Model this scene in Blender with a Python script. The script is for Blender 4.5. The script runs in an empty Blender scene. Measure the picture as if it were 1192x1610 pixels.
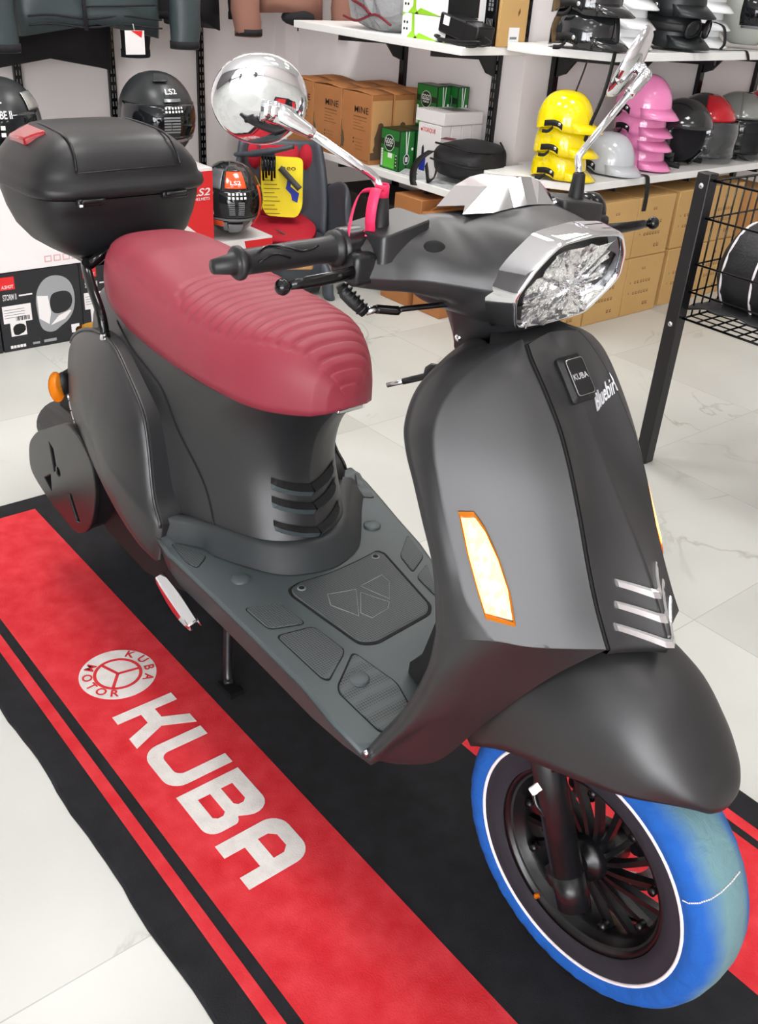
import bpy, bmesh, math, random
import numpy as np
from mathutils import Vector, Matrix
random.seed(7)
PI = math.pi
S = bpy.context.scene
COL = S.collection

# ------------------------------------------------------------------ camera, world, lights, exposure
cam_d = bpy.data.cameras.new('camera')
cam = bpy.data.objects.new('camera', cam_d); COL.objects.link(cam)
cam_d.sensor_fit = 'VERTICAL'; cam_d.sensor_height = 24.0; cam_d.lens = 1509.4 / 1610 * 24.0
cam_d.clip_start = 0.02; cam_d.clip_end = 60
def set_camera(pitch, roll, yaw, loc):
    cy, sy = math.cos(yaw), math.sin(yaw)
    fw = Vector((cy * math.cos(pitch), sy * math.cos(pitch), -math.sin(pitch)))
    rt = Vector((sy, -cy, 0)); up = rt.cross(fw)
    c, s = math.cos(roll), math.sin(roll)
    r2 = rt * c + up * s; u2 = up * c - rt * s
    m = Matrix((r2, u2, -fw)).transposed().to_4x4(); m.translation = loc
    cam.matrix_world = m
set_camera(math.radians(30.263), math.radians(4.162), math.radians(138.748), Vector((0, 0, 1.27)))
S.camera = cam

W = bpy.data.worlds.new('world'); S.world = W; W.use_nodes = True
W.node_tree.nodes['Background'].inputs[0].default_value = (1, 0.985, 0.97, 1)
W.node_tree.nodes['Background'].inputs[1].default_value = 0.08
S.view_settings.view_transform = 'Standard'; S.view_settings.look = 'None'
S.view_settings.gamma = 1; S.view_settings.use_curve_mapping = False
S.view_settings.exposure = 0.0
CEIL = 3.0
def area(name, loc, sx, sy, power, col=(1, 0.98, 0.96), rot=(0, 0, 0)):
    l = bpy.data.lights.new(name, 'AREA'); l.shape = 'RECTANGLE'; l.size = sx; l.size_y = sy
    l.energy = power; l.color = col
    o = bpy.data.objects.new(name, l); o.location = loc; o.rotation_euler = rot; COL.objects.link(o); return o
LAMPS = [(-2.9, 0.9), (-1.5, 0.9), (-0.1, 0.9), (1.3, 0.9), (-2.9, 2.5), (-1.5, 2.5), (-0.1, 2.5), (1.3, 2.5), (0.9, -1.2), (2.4, -1.2), (1.9, -3.2)]
for x, y in LAMPS:
    area('ceiling_lamp_light', (x, y, CEIL - 0.06), 0.55, 0.55, 22.0 if x < -2 else 13.0 if x < -1 else 2.0)

# ------------------------------------------------------------------ materials
def lin(c):
    c = c / 255.0
    return c / 12.92 if c <= 0.04045 else ((c + 0.055) / 1.055) ** 2.4
def rgb(*c): return (lin(c[0]), lin(c[1]), lin(c[2]), 1)
MATS = {}
def mat(name, c, rough=0.5, metal=0.0, noise=None, bump=None, emit=None, trans=0.0, coat=0.0, alpha=1.0, spec=0.5, ior=1.45):
    """noise=(scale, colour2, contrast 0..1); bump=(scale, strength, distance)"""
    m = bpy.data.materials.new(name); m.use_nodes = True; nt = m.node_tree; b = nt.nodes['Principled BSDF']
    col = rgb(*c)
    b.inputs['Base Color'].default_value = col; b.inputs['Roughness'].default_value = rough
    b.inputs['Metallic'].default_value = metal; b.inputs['Specular IOR Level'].default_value = spec
    b.inputs['IOR'].default_value = ior
    if trans: b.inputs['Transmission Weight'].default_value = trans
    if coat: b.inputs['Coat Weight'].default_value = coat; b.inputs['Coat Roughness'].default_value = 0.05
    if alpha < 1: b.inputs['Alpha'].default_value = alpha
    if emit: b.inputs['Emission Color'].default_value = rgb(*emit[0]); b.inputs['Emission Strength'].default_value = emit[1]
    tc = None
    if noise or bump:
        tc = nt.nodes.new('ShaderNodeTexCoord')
    if noise:
        n = nt.nodes.new('ShaderNodeTexNoise'); n.inputs['Scale'].default_value = noise[0]; n.inputs['Detail'].default_value = 5
        r = nt.nodes.new('ShaderNodeValToRGB'); w = noise[2]
        r.color_ramp.elements[0].position = 0.5 - w; r.color_ramp.elements[1].position = 0.5 + w
        r.color_ramp.elements[0].color = col; r.color_ramp.elements[1].color = rgb(*noise[1])
        nt.links.new(tc.outputs['Object'], n.inputs['Vector']); nt.links.new(n.outputs['Fac'], r.inputs['Fac'])
        nt.links.new(r.outputs['Color'], b.inputs['Base Color'])
    if bump:
        n = nt.nodes.new('ShaderNodeTexNoise'); n.inputs['Scale'].default_value = bump[0]; n.inputs['Detail'].default_value = 3
        bp = nt.nodes.new('ShaderNodeBump'); bp.inputs['Strength'].default_value = bump[1]; bp.inputs['Distance'].default_value = bump[2]
        nt.links.new(tc.outputs['Object'], n.inputs['Vector']); nt.links.new(n.outputs['Fac'], bp.inputs['Height'])
        nt.links.new(bp.outputs['Normal'], b.inputs['Normal'])
    MATS[name] = m; return m

# ------------------------------------------------------------------ mesh builder
def dedupe(n):
    return n
class MB:
    def __init__(s): s.v = []; s.f = []; s.m = []; s.sm = []
    def add(s, vs, fs, mi=0, smooth=True):
        o = len(s.v); s.v.extend([tuple(map(float, p)) for p in vs])
        for f in fs: s.f.append(tuple(i + o for i in f)); s.m.append(mi); s.sm.append(smooth)
        return s
    def box(s, c, size, rz=0, mi=0, M=None):
        x, y, z = size[0] / 2, size[1] / 2, size[2] / 2
        R = (Matrix.Rotation(rz, 3, 'Z') if M is None else M)
        vs = [Vector(c) + R @ Vector((a * x, b * y, d * z)) for a in (-1, 1) for b in (-1, 1) for d in (-1, 1)]
        return s.add(vs, [(0, 1, 3, 2), (4, 6, 7, 5), (0, 4, 5, 1), (2, 3, 7, 6), (0, 2, 6, 4), (1, 5, 7, 3)], mi, False)
    def box2(s, a, b, mi=0):
        return s.box([(a[i] + b[i]) / 2 for i in range(3)], [abs(b[i] - a[i]) for i in range(3)], 0, mi)
    def grid(s, rows, cu=False, cv=False, mi=0, smooth=True, cap=(False, False)):
        rows = [list(r) for r in rows]; n = len(rows); k = len(rows[0])
        vs = [p for r in rows for p in r]; fs = []
        for i in range(n if cu else n - 1):
            for j in range(k if cv else k - 1):
                a, b = i, (i + 1) % n; c, d = j, (j + 1) % k
                fs.append((a * k + c, a * k + d, b * k + d, b * k + c))
        if cap[0]: fs.append(tuple(range(k - 1, -1, -1)))
        if cap[1]: fs.append(tuple((n - 1) * k + j for j in range(k)))
        return s.add(vs, fs, mi, smooth)
    def tube(s, pts, r, n=10, mi=0, cap=True, closed=False, flat=None):
        P = [Vector(p) for p in pts]; N = len(P)
        rr = r if isinstance(r, (list, tuple)) else [r] * N
        rows = []; ref = None
        for i, p in enumerate(P):
            t = (P[(i + 1) % N] - P[i - 1]) if closed else (P[min(i + 1, N - 1)] - P[max(i - 1, 0)])
            t.normalize()
            if ref is None:
                ref = Vector((0, 0, 1)) if abs(t.z) < 0.9 else Vector((1, 0, 0))
            a = ref - t * ref.dot(t)
            if a.length < 1e-5: a = t.orthogonal()
            a.normalize(); b = t.cross(a); ref = a
            fl = flat or (1, 1)
            rows.append([p + (a * math.cos(2 * PI * k / n) * fl[0] + b * math.sin(2 * PI * k / n) * fl[1]) * rr[i] for k in range(n)])
        return s.grid(rows, cu=closed, cv=True, mi=mi, cap=(cap and not closed, cap and not closed))
    def lathe(s, prof, o=(0, 0, 0), axis=(0, 0, 1), n=32, mi=0, a0=0.0, a1=2 * PI, smooth=True, sx=1.0, sy=1.0, up=None):
        ax = Vector(axis).normalized(); u = (Vector(up) if up else ax.orthogonal()).normalized(); w = ax.cross(u)
        full = abs(a1 - a0) > 2 * PI - 1e-4
        k = n if full else n + 1; rows = []
        for j in range(k):
            t = a0 + (a1 - a0) * j / n
            d = u * math.cos(t) * sx + w * math.sin(t) * sy
            rows.append([Vector(o) + ax * h + d * max(r, 1e-5) for r, h in prof])
        return s.grid(rows, cu=full, mi=mi, smooth=smooth)
    def sphere(s, c, r, n=20, m=12, mi=0, M=None, v0=0.0, v1=PI):
        r = r if isinstance(r, (tuple, list)) else (r, r, r); rows = []
        for i in range(m + 1):
            ph = v0 + (v1 - v0) * i / m; row = []
            for j in range(n):
                th = 2 * PI * j / n
                p = Vector((r[0] * math.sin(ph) * math.cos(th), r[1] * math.sin(ph) * math.sin(th), r[2] * math.cos(ph)))
                if M: p = M @ p
                row.append(Vector(c) + p)
            rows.append(row)
        return s.grid(rows, cv=True, mi=mi)
    def prism(s, poly, d, mi=0, smooth=False):
        """poly: 3D points, extruded by vector d"""
        d = Vector(d); a = [Vector(p) for p in poly]; n = len(a)
        vs = a + [p + d for p in a]
        fs = [tuple(range(n - 1, -1, -1)), tuple(range(n, 2 * n))] + [(i, (i + 1) % n, n + (i + 1) % n, n + i) for i in range(n)]
        return s.add(vs, fs, mi, smooth)
    def poly(s, pts, mi=0): return s.add(pts, [tuple(range(len(pts)))], mi, False)
    def text(s, txt, o, xd, yd, size, mi=0, align='LEFT', bold=0.0, lift=0.0006, shear=0.0, width=None):
        me = text_mesh(txt, bold, shear); X = Vector(xd).normalized(); Y = Vector(yd).normalized(); N = X.cross(Y)
        vs = [Vector(p) for p in me[0]]; x0 = min(p.x for p in vs); x1 = max(p.x for p in vs)
        k = size; kx = size if width is None else width / max(x1 - x0, 1e-6)
        off = {'LEFT': -x0, 'CENTER': -(x0 + x1) / 2, 'RIGHT': -x1}[align]
        return s.add([Vector(o) + X * (p.x + off) * kx + Y * p.y * k + N * lift for p in vs], me[1], mi, False)
    def build(s, name, mats, parent=None, loc=None, bevel=0, sub=0, solid=0, label=None, off=0.0, wn=False, seg=2, recalc=True):
        me = bpy.data.meshes.new(name)
        me.from_pydata(s.v, [], s.f)
        mats = mats if isinstance(mats, (list, tuple)) else [mats]
        for m in mats: me.materials.append(MATS[m] if isinstance(m, str) else m)
        me.polygons.foreach_set('material_index', s.m); me.polygons.foreach_set('use_smooth', s.sm)
        if recalc:
            bm = bmesh.new(); bm.from_mesh(me)
            bmesh.ops.remove_doubles(bm, verts=bm.verts, dist=1e-6)
            bmesh.ops.recalc_face_normals(bm, faces=bm.faces); bm.to_mesh(me); bm.free()
        me.update()
        o = bpy.data.objects.new(name, me); COL.objects.link(o)
        if parent: o.parent = parent
        if loc: o.location = loc
        if label: o['label'] = label
        if solid:
            q = o.modifiers.new('s', 'SOLIDIFY'); q.thickness = solid; q.offset = off
        if bevel:
            q = o.modifiers.new('b', 'BEVEL'); q.width = bevel; q.segments = seg; q.limit_method = 'ANGLE'; q.angle_limit = math.radians(32); q.harden_normals = False
            for p in me.polygons: p.use_smooth = True
            me.set_sharp_from_angle(angle=math.radians(50))
        if sub:
            q = o.modifiers.new('u', 'SUBSURF'); q.levels = sub; q.render_levels = sub
        return o
_TX = {}
def text_mesh(txt, bold=0.0, shear=0.0):
    key = (txt, bold, shear)
    if key not in _TX:
        c = bpy.data.curves.new('t', 'FONT'); c.body = txt; c.size = 1.4; c.offset = bold; c.shear = shear; c.resolution_u = 3
        o = bpy.data.objects.new('t', c); COL.objects.link(o)
        me = bpy.data.meshes.new_from_object(o.evaluated_get(bpy.context.evaluated_depsgraph_get()))
        _TX[key] = ([tuple(v.co) for v in me.vertices], [tuple(p.vertices) for p in me.polygons])
        bpy.data.objects.remove(o); bpy.data.curves.remove(c); bpy.data.meshes.remove(me)
    return _TX[key]
def plate(outer, holes, depth, bevel=0.0):
    """2D outline with holes -> (verts, faces) of a plate lying in xy, thickness 2*depth"""
    c = bpy.data.curves.new('p', 'CURVE'); c.dimensions = '2D'; c.fill_mode = 'BOTH'; c.extrude = depth; c.bevel_depth = bevel; c.bevel_resolution = 2
    for pts in [outer] + list(holes):
        sp = c.splines.new('POLY'); sp.points.add(len(pts) - 1)
        for i, p in enumerate(pts): sp.points[i].co = (p[0], p[1], 0, 1)
        sp.use_cyclic_u = True
    o = bpy.data.objects.new('p', c); COL.objects.link(o)
    me = bpy.data.meshes.new_from_object(o.evaluated_get(bpy.context.evaluated_depsgraph_get()))
    r = ([tuple(v.co) for v in me.vertices], [tuple(p.vertices) for p in me.polygons])
    bpy.data.objects.remove(o); bpy.data.curves.remove(c); bpy.data.meshes.remove(me)
    return r
def ring2(cx, cy, r, n=24, a0=0.0): return [(cx + r * math.cos(a0 + 2 * PI * k / n), cy + r * math.sin(a0 + 2 * PI * k / n)) for k in range(n)]
def smooth_poly(pts, it=2, closed=True):
    P = [np.array(p, float) for p in pts]
    for _ in range(it):
        Q = []; n = len(P)
        for i in range(n if closed else n - 1):
            a, b = P[i], P[(i + 1) % n]; Q += [a * 0.75 + b * 0.25, a * 0.25 + b * 0.75]
        if not closed: Q = [P[0]] + Q + [P[-1]]
        P = Q
    return [tuple(p) for p in P]
class Surf:
    """Catmull-Rom patch through a grid of control points"""
    def __init__(s, rows): s.P = np.array(rows, float)
    @staticmethod
    def _w(t): return np.array([-.5 * t + t * t - .5 * t ** 3, 1 - 2.5 * t * t + 1.5 * t ** 3, .5 * t + 2 * t * t - 1.5 * t ** 3, -.5 * t * t + .5 * t ** 3])
    def _ax(s, n, u):
        u = min(max(u, 0), n - 1); i = min(int(u), n - 2); w = s._w(u - i)
        return [(min(max(i - 1 + k, 0), n - 1), w[k]) for k in range(4)]
    def at(s, u, v):
        p = np.zeros(3)
        for a, wa in s._ax(s.P.shape[0], u):
            for b, wb in s._ax(s.P.shape[1], v): p += s.P[a, b] * wa * wb
        return p
    def nrm(s, u, v, h=0.02):
        n = np.cross(s.at(u + h, v) - s.at(u - h, v), s.at(u, v + h) - s.at(u, v - h)); return n / (np.linalg.norm(n) + 1e-9)
    def rows(s, nu, nv, u0=0, u1=None, v0=0, v1=None):
        u1 = s.P.shape[0] - 1 if u1 is None else u1; v1 = s.P.shape[1] - 1 if v1 is None else v1
        return [[s.at(u0 + (u1 - u0) * i / nu, v0 + (v1 - v0) * j / nv) for j in range(nv + 1)] for i in range(nu + 1)]
def cr(pts, n):
    """Catmull-Rom polyline through pts, n steps per span"""
    sf = Surf([[p] * 2 for p in pts]); return [tuple(sf.at(i / n, 0)) for i in range((len(pts) - 1) * n + 1)]
def my(rows): return [[(p[0], -p[1], p[2]) for p in r] for r in rows]
def thing(name, label, cat, loc=(0, 0, 0), rz=0.0, group=None):
    o = bpy.data.objects.new(name, None); o.empty_display_size = 0.05; COL.objects.link(o)
    o.location = loc; o.rotation_euler = (0, 0, rz); o['label'] = label; o['category'] = cat
    if group: o['group'] = group
    return o
def tag(o, label, cat, group=None):
    o['label'] = label; o['category'] = cat
    if group: o['group'] = group
    return o
def struct(o): o['kind'] = 'structure'; return o
def dup(root, loc=None, rz=None, label=None, group=None, scale=None):
    r = root.copy(); COL.objects.link(r)
    if loc is not None: r.location = loc
    if rz is not None: r.rotation_euler = (0, 0, rz)
    if scale is not None: r.scale = (scale,) * 3
    if label: r['label'] = label
    if group: r['group'] = group
    for ch in list(root.children):
        c = ch.copy(); COL.objects.link(c); c.parent = r
        for g in list(ch.children):
            d = g.copy(); COL.objects.link(d); d.parent = c
    return r

# ------------------------------------------------------------------ material palette
mat('wall_paint', (238, 231, 229), 0.7, bump=(60, 0.05, 0.002))
mat('wall_grey', (120, 118, 118), 0.7)
mat('ceiling_paint', (240, 240, 238), 0.8)
mat('lamp_glow', (255, 255, 255), 0.5, emit=((255, 252, 246), 3.0))
mat('lamp_frame', (235, 235, 235), 0.4)
mat('black_plastic', (26, 26, 28), 0.42, bump=(900, 0.06, 0.0006))
mat('matte_black', (29, 29, 31), 0.43, bump=(1400, 0.04, 0.0004), spec=.9)
mat('dark_plastic', (20, 20, 22), 0.5)
mat('gloss_black', (12, 12, 14), 0.12)
mat('black_gap', (6, 6, 7), 0.8)
mat('satin_black', (22, 22, 24), 0.3)
mat('chrome', (235, 236, 240), 0.04, 1.0)
mat('steel', (190, 190, 192), 0.25, 1.0)
mat('floor_plastic', (70, 78, 80), 0.5, bump=(500, 0.08, 0.0006))
mat('collar_plastic', (42, 46, 48), 0.5)
mat('seat_leather', (140, 47, 61), 0.5, bump=(700, 0.12, 0.0006))
mat('seat_thread', (120, 36, 50), 0.6)
mat('clear_plastic', (255, 255, 255), 0.03, trans=1.0, ior=1.3)
mat('amber_lens', (255, 150, 30), 0.1, trans=0.6, ior=1.2)
mat('white_shelf', (240, 240, 238), 0.35)
mat('cardboard', (190, 142, 88), 0.75, noise=(9, (178, 130, 80), 0.3))
mat('cardboard_light', (205, 166, 108), 0.75, noise=(9, (196, 156, 98), 0.3))
mat('cardboard_orange', (182, 122, 72), 0.7, noise=(9, (168, 110, 64), 0.3))
mat('print_dark', (52, 36, 26), 0.7)
mat('print_brown', (112, 74, 44), 0.7)
mat('white', (240, 240, 240), 0.45)
mat('off_white', (228, 224, 224), 0.6)
mat('red', (214, 36, 40), 0.5)
mat('grey', (120, 122, 124), 0.5)
mat('black_print', (20, 20, 20), 0.6)
mat('pale_print', (216, 168, 172), 0.7)

def floor_material():
    m = bpy.data.materials.new('floor_tile'); m.use_nodes = True; nt = m.node_tree; b = nt.nodes['Principled BSDF']; L = nt.links.new
    def N(t, **k):
        n = nt.nodes.new(t)
        for a, v in k.items(): setattr(n, a, v)
        return n
    tc = N('ShaderNodeTexCoord'); sep = N('ShaderNodeSeparateXYZ'); L(tc.outputs['Object'], sep.inputs[0])
    def line(out, off):
        a = N('ShaderNodeMath', operation='ADD'); a.inputs[1].default_value = off; L(out, a.inputs[0])
        p = N('ShaderNodeMath', operation='PINGPONG'); p.inputs[1].default_value = 0.3; L(a.outputs[0], p.inputs[0])
        c = N('ShaderNodeMath', operation='LESS_THAN'); c.inputs[1].default_value = 0.0011; L(p.outputs[0], c.inputs[0]); return c
    lx = line(sep.outputs['X'], 0.864 + 6); ly = line(sep.outputs['Y'], -1.735 + 6)
    mx = N('ShaderNodeMath', operation='MAXIMUM'); L(lx.outputs[0], mx.inputs[0]); L(ly.outputs[0], mx.inputs[1])
    def fl(out, off):
        a = N('ShaderNodeMath', operation='ADD'); a.inputs[1].default_value = off; L(out, a.inputs[0])
        d = N('ShaderNodeMath', operation='DIVIDE'); d.inputs[1].default_value = 0.6; L(a.outputs[0], d.inputs[0])
        f = N('ShaderNodeMath', operation='FLOOR'); L(d.outputs[0], f.inputs[0]); return f
    fx = fl(sep.outputs['X'], 0.864 + 6); fy = fl(sep.outputs['Y'], -1.735 + 6)
    cb = N('ShaderNodeCombineXYZ'); L(fx.outputs[0], cb.inputs[0]); L(fy.outputs[0], cb.inputs[1])
    wn = N('ShaderNodeTexWhiteNoise'); L(cb.outputs[0], wn.inputs['Vector'])
    sc = N('ShaderNodeVectorMath', operation='SCALE'); sc.inputs['Scale'].default_value = 7; L(wn.outputs['Color'], sc.inputs[0])
    ad = N('ShaderNodeVectorMath', operation='ADD'); L(tc.outputs['Object'], ad.inputs[0]); L(sc.outputs[0], ad.inputs[1])
    no = N('ShaderNodeTexNoise'); no.inputs['Scale'].default_value = 1.7; no.inputs['Detail'].default_value = 6; no.inputs['Distortion'].default_value = 1.2
    L(ad.outputs[0], no.inputs['Vector'])
    sb = N('ShaderNodeMath', operation='SUBTRACT'); sb.inputs[1].default_value = 0.5; L(no.outputs['Fac'], sb.inputs[0])
    ab = N('ShaderNodeMath', operation='ABSOLUTE'); L(sb.outputs[0], ab.inputs[0])
    vr = N('ShaderNodeValToRGB'); e = vr.color_ramp.elements
    e[0].position = 0.0; e[0].color = (1, 1, 1, 1); e[1].position = 0.012; e[1].color = (0, 0, 0, 1); L(ab.outputs[0], vr.inputs[0])
    n2 = N('ShaderNodeTexNoise'); n2.inputs['Scale'].default_value = 2.3; L(ad.outputs[0], n2.inputs['Vector'])
    gate = N('ShaderNodeValToRGB'); gate.color_ramp.elements[0].position = 0.5; gate.color_ramp.elements[1].position = 0.72; L(n2.outputs['Fac'], gate.inputs[0])
    mu = N('ShaderNodeMath', operation='MULTIPLY'); L(vr.outputs['Color'], mu.inputs[0]); L(gate.outputs['Color'], mu.inputs[1])
    n3 = N('ShaderNodeTexNoise'); n3.inputs['Scale'].default_value = 1.1; n3.inputs['Detail'].default_value = 4; L(ad.outputs[0], n3.inputs['Vector'])
    cl = N('ShaderNodeValToRGB'); cl.color_ramp.elements[0].position = 0.35; cl.color_ramp.elements[1].position = 0.62
    cl.color_ramp.elements[0].color = rgb(186, 187, 181); cl.color_ramp.elements[1].color = rgb(203, 204, 199); L(n3.outputs['Fac'], cl.inputs[0])
    m1 = N('ShaderNodeMixRGB'); m1.inputs[2].default_value = rgb(150, 148, 140); L(mu.outputs[0], m1.inputs[0]); L(cl.outputs['Color'], m1.inputs[1])
    m2 = N('ShaderNodeMixRGB'); m2.inputs[2].default_value = rgb(168, 168, 162); L(mx.outputs[0], m2.inputs[0]); L(m1.outputs[0], m2.inputs[1])
    L(m2.outputs[0], b.inputs['Base Color']); b.inputs['Roughness'].default_value = 0.3
    MATS['floor_tile'] = m
floor_material()

# ------------------------------------------------------------------ the room
XW, XE, YS, YN = -4.4, 3.6, -4.6, 6.4          # jacket wall, wall behind the camera, ...
struct(MB().box2((XW - .1, YS - .1, -0.1), (XE + .1, YN + .1, 0)).build('floor', 'floor_tile'))
struct(MB().box2((XW - .1, YS - .1, CEIL), (XE + .1, YN + .1, CEIL + .1)).build('ceiling', 'ceiling_paint'))
struct(MB().box2((XW - .1, YS, 0), (XW, 3.03, CEIL)).build('wall_west', 'wall_paint'))
struct(MB().box2((XW, 3.03, 0), (-2.79, 3.13, CEIL)).build('wall_north', 'wall_paint'))
struct(MB().box2((-2.89, 3.13, 0), (-2.79, YN, CEIL)).build('wall_northwest', 'wall_paint'))
struct(MB().box2((-2.89, YN, 0), (XE, YN + .1, CEIL)).build('wall_far_north', 'wall_paint'))
mb = MB(); mb.box2((XE, YS, 0), (XE + .1, -4.55, CEIL)); mb.box2((XE, -1.3, 0), (XE + .1, YN, CEIL)); mb.box2((XE, -4.55, 2.45), (XE + .1, -1.3, CEIL)); mb.box2((XE, -4.55, 0), (XE + .1, -1.3, .3)); struct(mb.build('wall_east', 'wall_paint'))
mat('daylight', (255, 255, 255), 0.5, emit=((250, 251, 255), 11.0))
mb = MB(); mb.box2((XE + .05, -4.55, .3), (XE + .06, -1.3, 2.45)); struct(mb.build('window_1', 'daylight'))
struct(MB().box2((1.2, YS - .06, .3), (XE, YS - .05, 2.45)).build('window_2', 'daylight'))
mb = MB()
for k in range(3): mb.box2((XE + .0, -4.5 + 1.58 * k - .03, .3), (XE + .045, -4.5 + 1.58 * k + .03, 2.45))
mb.box2((XE, -4.55, 2.0), (XE + .04, -1.3, 2.06)); struct(mb.build('trim_2', 'black_plastic'))
mb = MB(); mb.box2((XW, YS - .1, 0), (1.2, YS, CEIL)); mb.box2((1.2, YS - .1, 2.45), (XE, YS, CEIL)); mb.box2((1.2, YS - .1, 0), (XE, YS, .3)); struct(mb.build('wall_south', 'wall_grey'))
struct(MB().box2((XW, 2.95, 0), (XW + .09, 3.03, CEIL)).build('trim_1', 'wall_paint'))
for k, (x, y) in enumerate(LAMPS):
    t = thing('ceiling_lamp', 'square white ceiling lamp panel above the showroom floor', 'ceiling light', (x, y, CEIL), group='ceiling lamp panels') if k == 0 else dup(t, (x, y, CEIL))
    if k == 0:
        MB().box2((-.31, -.31, -.03), (.31, .31, -.001)).build('lamp_frame', 'lamp_frame', t, bevel=.004)
        MB().box2((-.28, -.28, -.036), (.28, .28, -.0302)).build('lamp_diffuser', 'lamp_glow', t)

# ------------------------------------------------------------------ the printed display mat
mat('mat_black', (17, 17, 20), 0.95, noise=(26, (27, 27, 31), 0.18), bump=(350, 0.35, 0.003))
mat('mat_red', (196, 22, 34), 0.9, noise=(24, (216, 56, 64), 0.22), bump=(350, 0.3, 0.003))
mat('mat_white', (226, 222, 218), 0.9, noise=(40, (206, 200, 196), 0.25), bump=(350, 0.3, 0.003))
MX0, MX1, MY0, MY1 = -2.174, 0.55, 0.375, 1.354
t = thing('display_mat', 'black and red printed floor mat lettered in white under the scooter', 'floor mat', ((MX0 + MX1) / 2, (MY0 + MY1) / 2, 0))
cx, cy = (MX0 + MX1) / 2, (MY0 + MY1) / 2
mb = MB(); n = 90; rows = []
rnd = random.Random(3)
for i in range(n + 1):
    x = MX0 + (MX1 - MX0) * i / n; w = 0.0025 * math.sin(i * 0.7) + rnd.uniform(-.001, .001)
    rows.append([(x - cx, MY0 - cy + w, 0.0), (x - cx, MY0 - cy + w, .0035), (x - cx, MY0 - cy + w + .004, .006), (x - cx, MY1 - cy - .004, .006), (x - cx, MY1 - cy, .0035), (x - cx, MY1 - cy, 0.0)])
mb.grid(rows, cv=True, smooth=False, cap=(True, True)); mb.build('mat_base', 'mat_black', t)
def strip(name, x0, x1, y0, y1):
    MB().box2((x0 - cx, y0 - cy, .0055), (x1 - cx, y1 - cy, .0066)).build(name, 'mat_red', t, label='red printed band')
RX0, RX1 = -2.116, MX1 - .06
strip('red_band', RX0, RX1, 0.4725, 0.707); strip('red_band', RX0, RX1, 1.0185, 1.2565)
strip('red_stripe', -2.3 + .2, RX1, 0.432, 0.453); strip('red_stripe', -2.1, RX1, 1.273, 1.295)
# lettering: X runs along the mat, Y is up in the letters
YB, YT = .528, .650
def letter(polys, holes=()):
    v, f = plate(polys, holes, .0005); return v, f
def arc(cx_, cy_, rx, ry, a, b, k=6): return [(cx_ + rx * math.cos(math.radians(a + (b - a) * i / k)), cy_ + ry * math.sin(math.radians(a + (b - a) * i / k))) for i in range(k + 1)]
LT = []
LT.append(([(-1.312, YB), (-1.289, YB), (-1.289, .575), (-1.262, .575), (-1.243, YB), (-1.213, YB), (-1.241, .592), (-1.214, YT), (-1.240, YT), (-1.262, .603), (-1.289, .603), (-1.289, YT), (-1.312, YT)], []))
LT.append(([(-1.200, YT), (-1.200, .558)] + arc(-1.168, .560, .032, .032, 180, 270) + arc(-1.120, .560, .032, .032, 270, 360) + [(-1.088, .558), (-1.088, YT), (-1.113, YT), (-1.113, .572)] + arc(-1.129, .570, .016, .016, 0, -90)[1:] + arc(-1.159, .570, .016, .016, -90, -180) + [(-1.175, .572), (-1.175, YT)], []))
LT.append(([(-1.070, YB)] + arc(-.987, .552, .024, .024, -90, 0) + arc(-.981, .580, .018, .012, 0, 90)[:4] + [(-.976, .592)] + arc(-.990, .622, .026, .028, -30, 90) + [(-1.070, YT)], [[(-1.045, .555), (-.996, .555), (-.990, .562), (-.990, .572), (-.996, .579), (-1.045, .579)], [(-1.045, .600), (-1.003, .600), (-.997, .606), (-.997, .616), (-1.003, .623), (-1.045, .623)]]))
LT.append(([(-.943, YB), (-.914, YB), (-.914, .566), (-.868, .566), (-.868, YB), (-.841, YB), (-.841, .615)] + arc(-.873, .618, .032, .032, 0, 90) + arc(-.911, .618, .032, .032, 90, 180) + [(-.943, .615)], [[(-.916, .592), (-.869, .592), (-.869, .612), (-.879, .623), (-.906, .623), (-.916, .612)]]))
mb = MB()
for o_, h_ in LT:
    v, f = plate(o_, h_, .0004); mb.add([(p[0] - cx, p[1] - cy, p[2] + .0069) for p in v], f, 0, False)
ex, ey, er = -1.420, .592, .0745
v, f = plate(ring2(ex, ey, er, 48), [], .0004); mb.add([(p[0] - cx, p[1] - cy, p[2] + .0069) for p in v], f, 0, False)
def epl(poly, holes=()):
    v, f = plate(poly, holes, .0003); mb.add([(p[0] - cx, p[1] - cy, p[2] + .0073) for p in v], f, 1, False)
epl(ring2(ex, ey, .0475, 40), [ring2(ex, ey, .041, 40)])
for a in (80, -38, -160):
    a = math.radians(a); d = Vector((math.cos(a), math.sin(a))); q = Vector((-d.y, d.x)) * .0032
    epl([tuple(Vector((ex, ey)) + q), tuple(Vector((ex, ey)) - q), tuple(Vector((ex, ey)) + d * .042 - q), tuple(Vector((ex, ey)) + d * .042 + q)])
for ch, a in zip('KUBA', (130, 102, 74, 46)):
    a = math.radians(a); up = Vector((math.cos(a), math.sin(a), 0)); xd = Vector((up.y, -up.x, 0))
    mb.text(ch, Vector((ex - cx, ey - cy, .0073)) + up * .0525, xd, up, .0195, 1, 'CENTER', .035)
for ch, a in zip('MOTOR', (-141, -111, -84, -58, -31)):
    a = math.radians(a); out = Vector((math.cos(a), math.sin(a), 0)); up = -out; xd = Vector((up.y, -up.x, 0))
    mb.text(ch, Vector((ex - cx, ey - cy, .0073)) + out * .0675, xd, up, .0195, 1, 'CENTER', .035)
mb.build('white_lettering', ['mat_white', 'mat_red'], t, recalc=False)

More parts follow.
